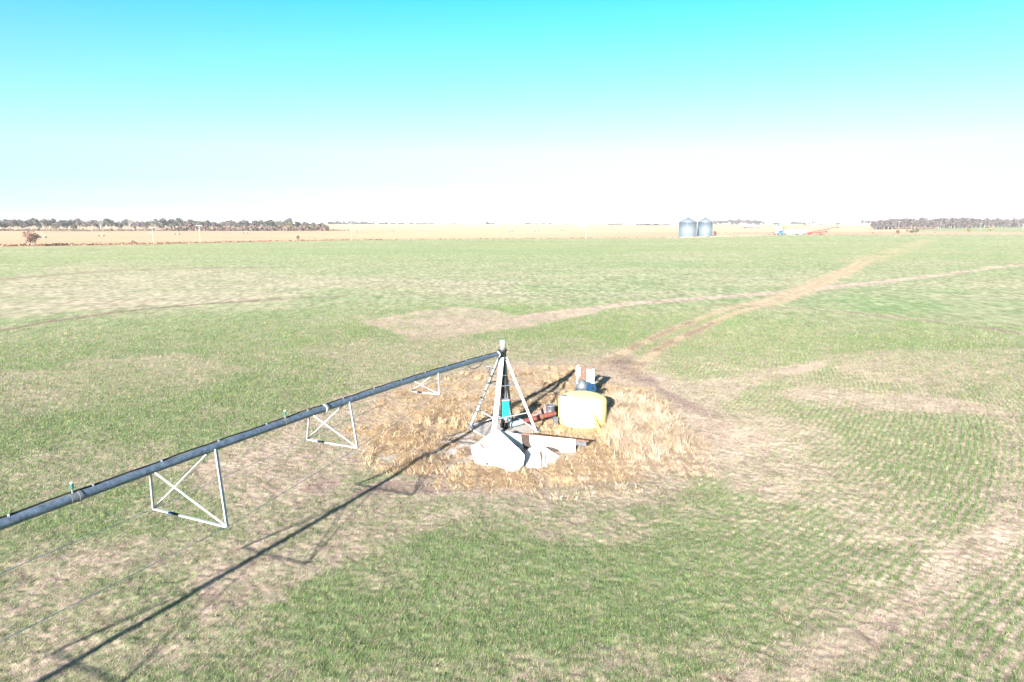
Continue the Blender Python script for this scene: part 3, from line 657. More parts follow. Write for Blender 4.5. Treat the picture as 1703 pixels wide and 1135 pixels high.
m = MB(); m.lathe([(0, .74), (.28, .74), (.30, .80), (.27, .94), (.19, 1.05), (.12, 1.14), (0, 1.17)], Q+Vector((.0, 0, 0)), 20)
m.build('motor_housing', M['grey'], en)
m = MB(); 
for k in range(6): m.box(Q+Vector((-.25+k*.1, -.29, .45)), (.03, .04, .34))
m.build('cooling_fins', M['grey'], en)
MB().box(Q+Vector((0, 0, .13)), (.8, .62, .10)).build('skid', M['rust_dark'], en)
fc = at_y(984, 648, 31.7)
fn = thing('fan_guard', (fc.x, 31.7, 0), 'round dark blue fan shroud right of the grey pump motor', 'fan shroud')
cf = Vector((fc.x-.02, 31.7, .78)); ax = Vector((.45, -.88, .1)).normalized()
MB().tube([cf-ax*.06, cf+ax*.06], .25, 28).build('shroud', M['blue'], fn)
MB().tube([cf+ax*.05, cf+ax*.09], .07, 16).build('hub', M['black'], fn)
MB().bar(cf+Vector((0, .02, -.2)), Vector((cf.x+.1, cf.y+.1, 0)), .18, .14, (1, 0, 0)).build('bracket', M['blue'], fn)

# ------------------------------------------------------------------ broken white panels
wa = Vector((-.50, 25.30, 0)); wb = Vector((2.45, 24.62, 0)); wdv = (wb-wa).normalized(); wn = Vector((-wdv.y, wdv.x, 0)); wn = -wn if wn.y > 0 else wn
def panel(name, label, px, p, n, th, grp=None, m='white_shell'):
    pl = [on_plane(a, b_, p, n) for a, b_ in px]
    for q in pl: q.z = max(q.z, -.03)
    o = MB().prism(pl, n, th).build(name, M[m]); tag(o, label, 'panel', grp); return o
p1 = gp(847, 787); top1 = at_y(825, 714, 25.15); v1 = top1-p1; u1 = Vector((1, -.10, .03)).normalized(); n1 = u1.cross(v1).normalized()
n1 = n1 if n1.z > 0 else -n1
panel('broken_panel', 'largest white broken panel, six sided, sloping up to the front pivot leg',
      [(783, 743), (798, 733.7), (801, 730.5), (812, 723.6), (820, 718), (826, 715), (831, 716.5), (850, 734), (858, 742.5), (862, 745), (872.5, 757), (872, 764), (871, 770), (865, 776), (858, 781), (852, 787), (846, 786), (839, 783), (829, 777), (819, 774), (812, 775), (806, 772), (797, 770), (789, 766), (787, 757), (784, 749)], p1, n1, .11)
wn2 = Vector((wn.x, wn.y, .35)).normalized()
panel('broken_panel', 'narrow white panel piece in the shade of the largest panel, left of the torn gap',
      [(831, 716), (850, 720), (866, 723), (867, 730), (869, 738), (871, 746), (873, 752), (873, 764), (871, 775), (850, 775), (834, 760)], wa, wn2, .05)
panel('broken_panel', 'white upright wall panel under the rusty beam, ripped along its lower edge',
      [(881, 724), (920, 727.5), (957, 731), (957, 743), (957, 752), (951, 760), (942, 761), (933, 758), (930, 752), (926, 748), (921, 744), (914, 743.5), (908, 742), (900, 742), (884, 745), (881, 735)], wa, wn2, .05)
p4 = gp(904, 777); top4 = on_plane(890, 743, wa-wn*(-.06), wn2); v4 = top4-p4; n4 = Vector((1, .05, -.05)).cross(v4).normalized(); n4 = n4 if n4.z > 0 else -n4
panel('broken_panel', 'pointed white panel piece leaning in front of the ripped wall panel',
      [(873, 752), (877, 748), (881, 745.5), (892, 742.5), (903, 740.5), (905, 742.5), (918, 751), (932, 759), (926, 764), (921, 769), (917, 775), (910, 777), (904, 775.5), (897, 779), (886, 778), (877, 778), (873, 768)], p4, n4, .05)
PN = [o for o in COL.objects if o.name.startswith('broken_panel')]
def mark(par, name, px, p, n, m, h=.006):
    nn_ = Vector(n).normalized(); pl = [on_plane(a, b_, p+nn_*h, n) for a, b_ in px]; MB().prism(pl, n, .004).build(name, M[m], par)
mark(PN[0], 'rust_hole', [(797.5, 739), (800, 738.4), (803, 741), (806, 745.5), (804.5, 746.5), (801, 742.5)], p1, n1, 'rust_dark')
mark(PN[0], 'rust_hole', [(808, 771), (810, 769), (811.5, 771), (811, 774), (808.5, 773.5)], p1, n1, 'soil')
mark(PN[0], 'rust_hole', [(809, 766), (810.5, 765.5), (811, 768), (809.5, 768)], p1, n1, 'rust_dark')
mark(PN[3], 'seam', [(899.5, 745), (900.3, 745), (901.6, 776), (900.6, 776)], p4, n4, 'rust')
mark(PN[3], 'seam', [(908.6, 746), (909.3, 746), (906.6, 771), (905.7, 771)], p4, n4, 'rust')
mark(PN[3], 'rust_hole', [(898, 752), (899.3, 751.5), (901.4, 758), (902, 764), (900.5, 763), (899, 757)], p4, n4, 'rust', .012)
mark(PN[2], 'rust_hole', [(882, 740.5), (886, 742), (889, 741), (887.5, 743.5), (884, 743.5), (881.5, 742)], wa, wn2, 'soil')
mark(PN[2], 'gap_shade', [(896, 738), (910, 737), (926, 742), (940, 756), (934, 764), (915, 756), (898, 748)], wa, wn2, 'soil', -.075)  # dark sheet behind the ripped edge, standing in for the shade inside
mark(PN[2], 'gap_shade', [(862, 720), (884, 722), (886, 744), (878, 756), (868, 752)], wa, wn2, 'soil', -.075)  # second dark sheet, painted shade for the gap left of the wall panel
m = MB(); q = Vector((.45, 25.35, 0))
vs = []; nn = 9
for i in range(nn):
    for j in range(5):
        u = i/(nn-1); v_ = j/4; vs.append(Vector((-.05+1.9*u, 25.35-.45*u+.12*random.random(), 0))+Vector((0, (v_-.5)*.35, .46*math.sin(pi*v_)*(1-.4*u)*(.8+.3*random.random()))))
fs = [(i*5+j, i*5+j+1, (i+1)*5+j+1, (i+1)*5+j) for i in range(nn-1) for j in range(4)]
m.add(vs, fs, False); tag(m.build('shade_soil_heap', M['soil']), 'dark soil and shade heaped behind the torn panel gap, coloured to stand for its shade', 'soil heap')  # heap kept extra dark so the gap reads as shaded
ba = on_plane(868, 721.5, wa-wn*.10, wn2); bb = on_plane(979, 734, wa-wn*.10, wn2)
bm_ = thing('steel_beam', ba, 'rusty brown steel beam lying along the top of the white wall panel', 'beam')
MB().bar(ba, bb, .09, .05).build('beam', M['rust_dark'], bm_)
MB().box(bb-wdv*.30+Vector((0, -.03, -.10)), (.42, .05, .16), Matrix.Rotation(-.23, 3, 'Z')).build('end_plate', M['slate'], bm_)

# ------------------------------------------------------------------ grain bins
def grain_bin(px0, px1, yb, yt, yp, label):
    yc_ = (px0+px1)/2; b0 = gp(yc_, yb); D = b0.y; k = D/1135*1.0
    rad = (px1-px0)/2*(at_y(852.5, 560, D).x-at_y(851.5, 560, D).x)*.99; h = at_y(yc_, yt, D).z; hp = at_y(yc_, yp, D).z
    c = Vector((b0.x, D+rad, 0)); t = thing('grain_bin', c, label, 'grain bin', 'grain bins at the field edge')
    MB().lathe([(0, 0), (rad*1.02, 0), (rad*1.02, .3), (rad, .3), (rad, h), (rad*1.015, h), (rad*1.015, h+.15), (0, h+.15)], c, 48).build('wall', M['bin'], t)
    rf = MB().lathe([(rad*1.03, h+.12), (rad*1.03, h+.22), (.5, hp-.5), (0, hp-.5)], c, 48).build('roof', M['bin_roof'], t)
    MB().lathe([(0, hp-.55), (.55, hp-.55), (.55, hp-.2), (.35, hp), (0, hp)], c, 16).build('cap', M['bin_roof'], rf)
    for k in range(8):
        a = 2*pi*k/8+.3; MB().box(c+Vector((rad*.5*cos(a), rad*.5*sin(a), (h+hp)/2-.1)), (.5, .5, .45)).build('roof_vent', M['bin_roof'], rf)
    d = MB(); dd = Vector((.55, -.83, 0)); d.box(c+dd*(rad+.02)+Vector((0, 0, 1.6)), (1.2, .12, 2.0), Matrix.Rotation(math.atan2(dd.y, dd.x)+pi/2, 3, 'Z')); d.build('door', M['grey'], t)
    for k in range(16):
        a = 2*pi*k/16+.1; MB().box(c+Vector((rad*1.005*cos(a), rad*1.005*sin(a), h/2)), (.08, .18, h*.98), Matrix.Rotation(a, 3, 'Z')).build('stiffener', M['bin'], t)
    m = MB(); la = R(-35)
    for s_ in (-.25, .25): m.bar(c+Vector((cos(la)*(rad+.15)-sin(la)*s_, sin(la)*(rad+.15)+cos(la)*s_, .3)), c+Vector((cos(la)*(rad+.15)-sin(la)*s_, sin(la)*(rad+.15)+cos(la)*s_, h+.6)), .06)
    m.build('ladder', M['galv'], t); return t
grain_bin(1132.5, 1161.5, 394, 370, 361, 'left one of the two silver corrugated grain bins with cone roofs')
grain_bin(1163.5, 1187.5, 393.3, 370, 361, 'right one of the two silver corrugated grain bins with cone roofs')
D = gp(1294, 388.5).y; c = gp(1294, 388.5)
t = thing('hopper_bin', c, 'small white grain bin behind the parked semi truck', 'grain bin')
MB().lathe([(0, 0), (2.3, 0), (2.3, 6.0), (0, 6.0)], c, 28).build('wall', M['white_paint'], t); MB().lathe([(2.4, 6.0), (.3, 8.0), (0, 8.1)], c, 28).build('roof', M['bin_roof'], t)

# ------------------------------------------------------------------ semi truck
c = gp(1318, 391.3); t = thing('semi_truck', c, 'parked semi truck with dark blue cab and long white grain trailer', 'truck')
def tb(cx, cz, lx, lz, wy, name, m, par=None, cy=0, bev=.08):
    return MB().box(Vector((c.x+cx, c.y+cy, cz)), (lx, wy, lz), None, bev).build(name, M[m], par or t)
cab = tb(-9.2, 2.1, 2.4, 2.7, 2.4, 'cab', 'cab'); tb(-9.55, 2.75, 1.75, .8, 2.44, 'side_window', 'glass', cab, 0, .02)
tb(-7.5, 2.2, 1.2, 3.0, 2.4, 'sleeper', 'cab'); tb(-11.1, 1.5, 1.7, 1.3, 1.9, 'hood', 'cab'); tb(-11.95, .75, .2, .5, 2.3, 'bumper', 'bright'); tb(-8.3, .9, 8.2, .3, 1., 'chassis', 'dark')
m = MB(); x0, x1 = c.x-6.2, c.x+10.2; y0, y1 = c.y-1.28, c.y+1.28
prof = [(x0, 1.7), (x0+1.2, 1.7), (x0+3.2, .8), (x0+4.8, .8), (x0+7., 1.7), (x0+9.4, 1.7), (x0+11.2, .8), (x0+12.6, .8), (x0+14.4, 1.7), (x1, 1.7), (x1, 3.75), (x0, 3.75)]
m.prism([Vector((a, y0, b_)) for a, b_ in prof], (0, -1, 0), 2.56); trl = m.build('grain_trailer', M['white_paint'], t)
MB().box(Vector(((x0+x1)/2, c.y, 3.9)), (15.8, 2.3, .35), None, .1).build('tarp', M['white_paint'], trl)
for xx in (-11., -7.4, -6.2, 7.6, 8.9):
    for sg in (-1, 1):
        q = Vector((c.x+xx, c.y+sg*1.05, .52)); wl = MB().tube([q-Vector((0, .15, 0)), q+Vector((0, .15, 0))], .52, 18).build('wheel', M['black'], t)
        MB().tube([q-Vector((0, .18, 0)), q+Vector((0, .18, 0))], .24, 12).build('rim', M['bright'], wl)
for sg in (-1, 1): MB().tube([Vector((c.x-8.0, c.y+sg*1.3, 1.2)), Vector((c.x-8.0, c.y+sg*1.3, 4.2))], .09, 8).build('exhaust_stack', M['bright'], t)

# ------------------------------------------------------------------ grain augers
def auger(pa, pb, yb, label, m1):
    a = gp(pa[0], yb); b_ = at_y(pb[0], pb[1], a.y+4); a.z = 1.0
    t = thing('grain_auger', gp((pa[0]+pb[0])/2, yb), label, 'grain auger', 'grain augers')
    MB().tube([a, b_], .22, 10).build('tube', M[m1], t)
    mid = a.lerp(b_, .45)
    for sg in (-1, 1):
        q = Vector((mid.x+1.2, mid.y+sg*1.5, .4)); MB().tube([q-Vector((0, .12, 0)), q+Vector((0, .12, 0))], .42, 14).build('wheel', M['black'], t)
        MB().bar(q, mid, .14).build('undercarriage', M[m1], t); MB().bar(q, a.lerp(b_, .75), .12).build('undercarriage', M[m1], t)
    MB().box(Vector((a.x, a.y, .7)), (2.2, 1.6, 1.0), None, .15).build('hopper', M[m1], t)
    MB().box(b_+Vector((0, 0, -.5)), (.7, .7, 1.3), None, .1).build('spout', M[m1], t)
auger((1338, 391), (1393, 377.5), 391.2, 'long bright red grain auger rising to the right behind the white trailer', 'red')
auger((1347, 390), (1375, 385), 390.4, 'short red auger tucked under the long red one', 'red')
auger((1277, 391), (1297, 384), 391.2, 'pale pinkish auger left of the blue truck cab', 'tin')

# ------------------------------------------------------------------ farm buildings
def house(px, py, wpx, hpx, label, m='white_paint', rm='bin_roof', name='farm_shed', cat='shed', dep=9, zoff=0):
    D = None
    for D_ in range(500, 3200, 20):          # walk out along the ground until it meets the base line
        q = at_y(px, py, D_)
        if q.z <= float(height(np.array([q.x]), np.array([q.y]))[0]): D = D_; break
    D = D or 2600; k = at_y(852.5, 560, D).x-at_y(851.5, 560, D).x; q = at_y(px, py, D); q.z = float(height(np.array([q.x]), np.array([q.y]))[0])
    wd_, ht = wpx*k, hpx*k; t = thing(name, q, label, cat)
    MB().box(q+Vector((0, 0, ht*.31)), (wd_, dep, ht*.62)).build('wall', M[m], t)
    m_ = MB(); e = .4; y0, y1 = q.y-dep/2-e, q.y+dep/2+e; z0, z1 = q.z+ht*.62, q.z+ht
    vs = [(q.x-wd_/2-e, y0, z0), (q.x+wd_/2+e, y0, z0), (q.x+wd_/2+e, y1, z0), (q.x-wd_/2-e, y1, z0), (q.x-wd_/2-e, q.y, z1), (q.x+wd_/2+e, q.y, z1)]
    m_.add(vs, [(0, 1, 5, 4), (2, 3, 4, 5), (0, 4, 3), (1, 2, 5), (0, 3, 2, 1)]); m_.build('roof', M[rm], t)
    MB().box(q+Vector((wd_*.12, -dep/2-.03, ht*.2)), (min(3., wd_*.25), .1, ht*.4)).build('door', M['slate'], t)
    if name == 'farmhouse':
        for s_ in (-.3, .35): MB().box(q+Vector((wd_*s_, -dep/2-.03, ht*.36)), (1.2, .1, 1.3)).build('window', M['glass'], t)
    return t
house(1250, 380.2, 23, 4.6, 'low faded red barn with pale roof in the stubble field', 'barn', 'white_paint', 'barn', 'barn', 12)
house(1121, 377, 9, 4.6, 'white farm shed just left of the two grain bins')
house(1311, 374.3, 5, 3.6, 'white farmhouse on the horizon above the truck', name='farmhouse', cat='house')
house(1354, 375, 8, 3.2, 'low white shed on the horizon right of the farmhouse')
house(826, 375.5, 8, 2.6, 'small white house among far trees near the middle of the horizon', name='farmhouse', cat='house')
house(965, 377, 6, 3.2, 'pale shed on the horizon between field and sky near two trees')
house(1412, 375.2, 7, 2.8, 'white shed on the horizon beyond the red auger tip')

# ------------------------------------------------------------------ utility poles
def ground_hit(px, py):
    for D_ in np.geomspace(250, 3200, 500):
        q = at_y(px, py, float(D_)); hz = float(height(np.array([q.x]), np.array([q.y]))[0])
        if q.z <= hz: q.z = hz; return q
    q = at_y(px, py, 2600.); q.z = 7.7; return q
def pole(px, yb, yt, label, arm=True, fat=1., trf=False, grp='utility poles beyond the field'):
    q = ground_hit(px, yb); top = at_y(px, yt, q.y).z; t = thing('utility_pole', q, label, 'utility pole', grp); fat = max(fat, q.y/1200.)
    MB().tube([q, Vector((q.x, q.y, top))], [.17*fat, .11*fat], 8).build('pole', M['wood'], t)
    if arm: MB().bar(Vector((q.x-1.2, q.y, top-.5)), Vector((q.x+1.2, q.y, top-.5)), .13*fat, .16*fat).build('crossarm', M['wood'], t)
    m = MB()
    for s_ in (-1.1, -.5, .5, 1.1): m.tube([Vector((q.x+s_, q.y, top-.42)), Vector((q.x+s_, q.y, top-.12))], .05*fat, 6)
    m.build('insulator', M['white_paint'], t)
    if trf:
        for s_ in (-.35, .35): MB().tube([Vector((q.x+s_, q.y-.3, top-2.7)), Vector((q.x+s_, q.y-.3, top-1.9))], .2, 12).build('transformer', M['galv'], t)
pole(255.5, 407, 377, 'tall utility pole with transformers at the field edge, nearer to the red leaved tree', trf=True, fat=.8)
pole(333.5, 404.6, 374, 'tall utility pole with transformers at the field edge, second from the red leaved tree', trf=True, fat=.8)
pole(585, 400.2, 370.5, 'whitish utility pole at the field edge right of the windbreak', arm=False)
pole(974.5, 397.4, 373.5, 'whitish utility pole at the field edge between windbreak and grain bins', arm=False)
pole(1234.6, 375.5, 369, 'white pole with crossarm above the faded red barn')
pole(1494, 385, 368.5, 'white utility pole behind the round olive bush, first in the right hand line')
pole(1564, 383, 369.3, 'white utility pole with crossarm, second in the right hand line')
pole(1630, 383, 371.5, 'white utility pole with crossarm, third in the right hand line')
pole(1701, 384, 373, 'white utility pole at the very right end of the pole line')
pole(1580, 379, 372, 'short far pole in front of the right hand wood', arm=False)
pole(1651, 379.5, 369, 'slim far pole above the spreading olive bush', arm=False)
pole(1328.5, 375, 369.5, 'tiny pale pole on the horizon above the truck trailer', arm=False)

# ------------------------------------------------------------------ far irrigation machines: towers on wheel pairs
def machine(pix, label):
    pts = [ground_hit(*p) for p in pix]; t = thing('irrigation_machine', pts[0], label, 'irrigation machine', 'distant irrigation machines')
    MB().tube([p+Vector((0, 0, 3.6)) for p in pts], .09, 6).build('pipe', M['white_metal'], t)
    for p in pts:
        m = MB()
        for sx_ in (-1, 1): m.bar(p+Vector((sx_*1.6, 0, .7)), p+Vector((0, 0, 3.6)), .09)
        m.bar(p+Vector((-1.6, 0, .7)), p+Vector((1.6, 0, .7)), .12); tw = m.build('drive_tower', M['galv'], t)
        for sx_ in (-1, 1): q = p+Vector((sx_*1.6, 0, .62)); MB().tube([q-Vector((0, .2, 0)), q+Vector((0, .2, 0))], .62, 14).build('wheel', M['black'], tw)
machine([(72, 396.5), (169, 393.7), (295, 390.7), (409, 388.8), (476, 386)], 'far white irrigation machine on paired wheels in the stubble before the windbreak')
machine([(598, 386.8), (652, 385.2), (700, 384)], 'far irrigation machine right of the windbreak with few visible wheel pairs')
machine([(849, 386.4), (893, 385.5), (935, 384.3), (980, 381.8), (1020, 379.9)], 'far irrigation machine stretching across the pale field left of the grain bins')

# ------------------------------------------------------------------ trees
def leaves(cen, rad, n, size, col, lobes=7, seed=0, hollow=.35, dark=None):
    rg = np.random.default_rng(seed); lc = []; 
    for k in range(lobes):
        d = rg.normal(0, 1, 3); d /= np.linalg.norm(d); lc.append((np.array(cen)+d*np.array(rad)*rg.uniform(.25, .7), rg.uniform(.35, .62), rg.uniform(.7, 1.35)))
    V = []; T = []
    for i in range(n):
        c_, s_, tn = lc[rg.integers(lobes)]; d = rg.normal(0, 1, 3); d /= np.linalg.norm(d)
        p = c_+d*np.array(rad)*s_*rg.uniform(hollow, 1)**.5
        a = rg.normal(0, 1, 3); a /= np.linalg.norm(a); b_ = np.cross(a, rg.normal(0, 1, 3)); b_ /= np.linalg.norm(b_)
        sz = size*rg.uniform(.6, 1.3); V += [p-a*sz/2-b_*sz/3, p+a*sz/2-b_*sz/3, p+a*sz*.3+b_*sz/2, p-a*sz*.4+b_*sz/2]
        T += [np.array(col)*tn*rg.uniform(.7, 1.3)]*4
    return np.array(V), np.array(T)
def branches(h, spread, seed, levels=4, start=.25, thin=1., upness=.55):
    rg = random.Random(seed); m = MB()
    def grow(p, d, L, r, lv):
        if lv == 0 or r < .004: return
        e = p+d*L; mid = p+d*L*.5+Vector((rg.uniform(-1, 1), rg.uniform(-1, 1), rg.uniform(-.3, .6)))*L*.06
        m.tube([p, mid, e], [r, r*.8, r*.55], 4 if lv < levels else 7, False)
        for k in range(3 if lv > 1 else 4):
            a = rg.uniform(0, 2*pi); nd = (d*upness+Vector((cos(a), sin(a), rg.uniform(0, .5)))*spread).normalized()
            grow(p+d*L*rg.uniform(.35, 1.), nd, L*rg.uniform(.55, .78), r*.55, lv-1)
    grow(Vector((0, 0, 0)), Vector((0, 0, 1)), h*.42, h*.022*thin, levels)
    return m
PROTO = {}
def proto(kind, seed):
    k = (kind, seed)
    if k in PROTO: return PROTO[k]
    rg = random.Random(seed*31+len(kind))
    if kind == 'evergreen':
        t = MB().tube([(0, 0, 0), (rg.uniform(-.3, .3), 0, 5), (rg.uniform(-.6, .6), 0, 10)], [.35, .28, .15], 6); crown = leaves((0, 0, 8.6), (4.4, 4.4, 4.2), 400, 1.5, (.062, .066, .062), 9, seed); mt = 'bark'
    elif kind == 'olive':
        t = MB().tube([(0, 0, 0), (0, 0, 3), (0, 0, 6)], [.3, .25, .12], 6); crown = leaves((0, 0, 5.0), (4., 4., 4.2), 420, 1.1, (.12, .115, .065), 9, seed); mt = 'bark'
    elif kind == 'twiggy':
        t = branches(12, .75, seed, 5, thin=.9); crown = leaves((0, 0, 8.5), (4.8, 4.8, 4.3), 420, 1.0, (.10, .085, .085), 9, seed, .1); mt = 'bark'
    elif kind == 'bare':
        t = branches(14, .62, seed, 6, thin=1.15, upness=.8); crown = None; mt = 'bark_pale'
    elif kind == 'woods':
        t = MB().tube([(0, 0, 0), (0, 0, 6), (0, 0, 11)], [.38, .3, .15], 6); crown = leaves((0, 0, 7.8), (5.2, 5.2, 6.4), 560, 1.7, (.082, .07, .073), 9, seed, .2); mt = 'bark_pale'
    me = bpy.data.meshes.new('trunk'); me.from_pydata([tuple(v) for v in t.v], [], t.f); me.materials.append(M[mt])
    cm = None
    if crown is not None:
        Vv, T = crown; f = np.arange(len(Vv)).reshape(-1, 4); o = np_mesh('crown', Vv, [f], T, M['leaf']); cm = o.data; bpy.data.objects.remove(o)
    PROTO[k] = (me, cm); return PROTO[k]
def tree(kind, q, hscale, wscale, seed, name, label, group=None, cat='tree', part='crown'):
    me, cm = proto(kind, seed); t = thing(name, q, label, cat, group); t.rotation_euler = (0, 0, random.uniform(0, 6.28)); t.scale = (wscale, wscale, hscale)
    o = bpy.data.objects.new('trunk', me); COL.objects.link(o); o.parent = t
    if cm is not None: o = bpy.data.objects.new('crown', cm); COL.objects.link(o); o.parent = t
    return t
LBL = {'evergreen': ('evergreen_tree', 'dark rounded evergreen with a clear trunk in the left windbreak'), 'olive': ('bushy_tree', 'olive green bushy tree low in the left windbreak'),
       'twiggy': ('leafless_tree', 'grey brown twiggy tree in the left windbreak')}
x = -14.
i = 0
while x < 540:
    dens = 1 if x < 275 else 0
    kind = random.choices(['evergreen', 'twiggy', 'olive'], [3, 6, 1] if dens else [2, 6, 2])[0]
    y = 384.2-2.0*x/540+random.uniform(-.5, .3); q = gp(x, y); hm = random.uniform(.82, 1.28)
    if x > 470: hm *= 1-.35*(x-470)/70
    if kind == 'olive': hm *= .9 if dens else 1.25
    tree(kind, q, hm*1.05, hm*random.uniform(.85, 1.15), random.randrange(4), LBL[kind][0], LBL[kind][1], 'trees of the left windbreak')
    if not dens or random.random() < .5:
        kd = random.choice(['olive', 'twiggy', 'evergreen']); q2 = gp(x+random.uniform(-3, 3), y-random.uniform(.6, 2.4)); tree(kd, q2, hm*1.05, hm*1.1, random.randrange(4), LBL[kd][0], LBL[kd][1], 'trees of the left windbreak')
    x += random.uniform(4.6, 7.) if dens else random.uniform(3.6, 5.4); i += 1
tree('bare', gp(168, 384), 1.32, 1.35, 1, 'leafless_tree', 'wide bare pale tree rising above the left windbreak')
tree('bare', gp(215, 384), 1.45, 1.15, 2, 'leafless_tree', 'tallest bare pale tree in the left windbreak, right of the wide bare one')
tree('bare', gp(527, 381.6), 1.3, .8, 3, 'leafless_tree', 'slim bare tree standing tall near the right end of the windbreak')
tree('bare', gp(305, 383), 1.15, 1.2, 2, 'leafless_tree', 'pale bare tree in the windbreak just left of the second utility pole', )
# the lone trees and bushes along the field edge
lt = tree('twiggy', gp(54.5, 410), .55, .62, 9, 'oak_tree', 'lone small tree with reddish brown leaves at the left field edge')
for ch in lt.children:
    if ch.name.startswith('crown'):
        Vv, T = leaves((0, 0, 7.0), (5.2, 5.2, 5.0), 520, .75, (.17, .10, .085), 14, 77, .1)
        o = np_mesh('crown', Vv, [np.arange(len(Vv)).reshape(-1, 4)], T, M['leaf']); ch.data = o.data; bpy.data.objects.remove(o)
def bush(px, py, wpx, hpx, col, label, name='bush', n=260, leafy=True):
    q = ground_hit(px, py); k = at_y(852.5, 560, q.y).x-at_y(851.5, 560, q.y).x; w_, h_ = wpx*k, hpx*k
    t = thing(name, q, label, 'bush'); Vv, T = leaves((0, 0, h_*.52), (w_*.52, w_*.52, h_*.48), n, max(w_, h_)*.15, col, 7, int(px), .15)
    o = np_mesh('foliage', Vv, [np.arange(len(Vv)).reshape(-1, 4)], T, M['leaf']); o.parent = t
    m = MB(); rg = random.Random(int(px))
    for k_ in range(5): a = rg.uniform(0, 6.28); m.tube([(0, 0, 0), (cos(a)*w_*.12, sin(a)*w_*.12, h_*.4), (cos(a)*w_*.3, sin(a)*w_*.3, h_*.85)], [w_*.02, w_*.015, w_*.006], 5, False)
    for i_ in range(len(m.v)): m.v[i_] = tuple(Vector(m.v[i_])+q)
    m.build('stem', M['bark'], t)
bush(220.5, 407, 9, 7, (.30, .20, .17), 'small bare brownish bush at the field edge left of the first pole', n=120)
bush(238.5, 407.3, 4.5, 4, (.18, .10, .06), 'tiny dark brown bush beside the first utility pole', n=90)
bush(264, 406.3, 5, 4, (.32, .22, .18), 'tiny pale shrub just right of the first utility pole', n=70)
bush(362, 404, 6, 3, (.30, .24, .16), 'low straw coloured shrub right of the second utility pole', n=80)
bush(495, 401, 8, 9, (.30, .17, .13), 'small reddish bare bush at the field edge below the windbreak end', n=150)
bush(1188.5, 393.2, 6, 8.5, (.12, .065, .055), 'dark reddish bush against the right grain bin')
bush(1214, 391, 8, 9, (.40, .33, .20), 'sparse yellowish bush in the stubble right of the bins', n=90)
bush(1200, 391.5, 7, 5, (.40, .25, .19), 'faint reddish brush patch beside the right grain bin', n=90)
bush(1258, 387, 6, 9, (.38, .30, .20), 'thin tan shrub below the faded red barn', n=70)
bush(1283, 380, 7, 7, (.42, .35, .22), 'pale tan bush left of the small white grain bin', n=90)
bush(1305, 383, 9, 8, (.23, .20, .09), 'olive bush right of the small white grain bin')
bush(1325, 382.5, 6, 5.5, (.30, .24, .13), 'tan bush above the white trailer', n=110)
bush(1339, 377.5, 8, 6, (.27, .18, .15), 'brown shrub on the far stubble above the trailer end', n=120)
bush(1392.5, 379.5, 3.5, 4, (.24, .15, .15), 'tiny shrub above the tip of the red auger', n=70)
bush(1408, 380, 4, 4, (.24, .22, .15), 'small grey green shrub right of the red auger tip', n=80)
bush(1427, 381, 5, 6, (.36, .28, .20), 'thin tan shrub left of the right hand wood', n=80)
bush(1451, 389.3, 6, 3.6, (.30, .17, .12), 'low reddish bush at the right field edge', n=90)
bush(1463, 389, 3.5, 4, (.28, .18, .12), 'tiny brown bush left of the round olive bush', n=80)
bush(1493, 389.2, 8.5, 7.8, (.16, .125, .055), 'round olive brown bush at the foot of a pole', n=320)
bush(1508.5, 388.2, 5, 6, (.14, .12, .065), 'small olive bush next to the wide green one')
bush(1517, 388, 9, 6, (.115, .13, .075), 'wide green bush, left half of the touching pair')
bush(1524, 387.6, 8, 8.2, (.11, .12, .075), 'taller green bush, right half of the touching pair')
bush(1555.5, 387.7, 4.5, 4, (.20, .16, .09), 'tiny olive bush between two utility poles')
bush(1611, 387.2, 8, 8, (.14, .13, .065), 'round olive bush standing alone before the right hand wood', n=320)
bush(1649, 384.5, 10, 6, (.22, .18, .08), 'spreading yellow olive bush near the right end')
# right hand wood and the strips on the horizon
wl = 'grey brown leafless tree in the wood on the right'
for row in range(3):
    x = 1452.
    while x < 1745:
        f_ = (x-1452)/251; yb = 382.3-4.0*min(f_, 1.1)-row*.45; q = ground_hit(x, yb)
        hh = (at_y(x, 362.5 if x > 1475 else 366, q.y).z-q.z)/14.5*random.uniform(.86, 1.08)
        tree('woods' if random.random() < .8 else 'twiggy', q, hh*(1 if row else .97), hh*random.uniform(.75, 1.05), random.randrange(5), 'leafless_tree', wl if random.random() < .0 else wl, 'trees of the right hand wood')
        x += random.uniform(5.0, 8.0)
def strip(x0, x1, ytop, ybase, D, step, label, group, wfac=1., kinds=('woods', 'evergreen', 'twiggy')):
    x = x0
    while x < x1:
        q = at_y(x, ybase, D*random.uniform(.97, 1.03)); q.z = float(height(np.array([q.x]), np.array([q.y]))[0])
        yt = ytop(x) if callable(ytop) else ytop; hh = max(.2, (at_y(x, yt, q.y).z-q.z)/14.2*random.uniform(.85, 1.1))
        kd = random.choice(kinds); tree(kd, q, hh, hh*wfac*random.uniform(.8, 1.2), random.randrange(4), 'distant_tree', label, group); x += random.uniform(step*.7, step*1.3)
strip(1188, 1268, lambda x: 366.3-2*sin((x-1188)/80*pi), 374, 1900, 3.4, 'hazy purplish tree in the strip behind the two grain bins', 'trees behind the bins', 1.)
strip(1262, 1308, 370.0, 374, 1900, 4.5, 'hazy tree in the low strip right of the barn', 'trees right of the barn', 1.2)
strip(1313, 1330, 368.5, 374, 1900, 3.2, 'hazy tree in the clump behind the semi truck', 'trees behind the truck', 1.1)
strip(1333, 1352, 369.2, 374, 1900, 3.6, 'hazy tree in the clump above the trailer end', 'trees above the trailer', 1.1)
strip(1355, 1402, 370.5, 374.5, 1900, 4.2, 'hazy tree in the low strip above the red auger', 'trees above the auger', 1.3)
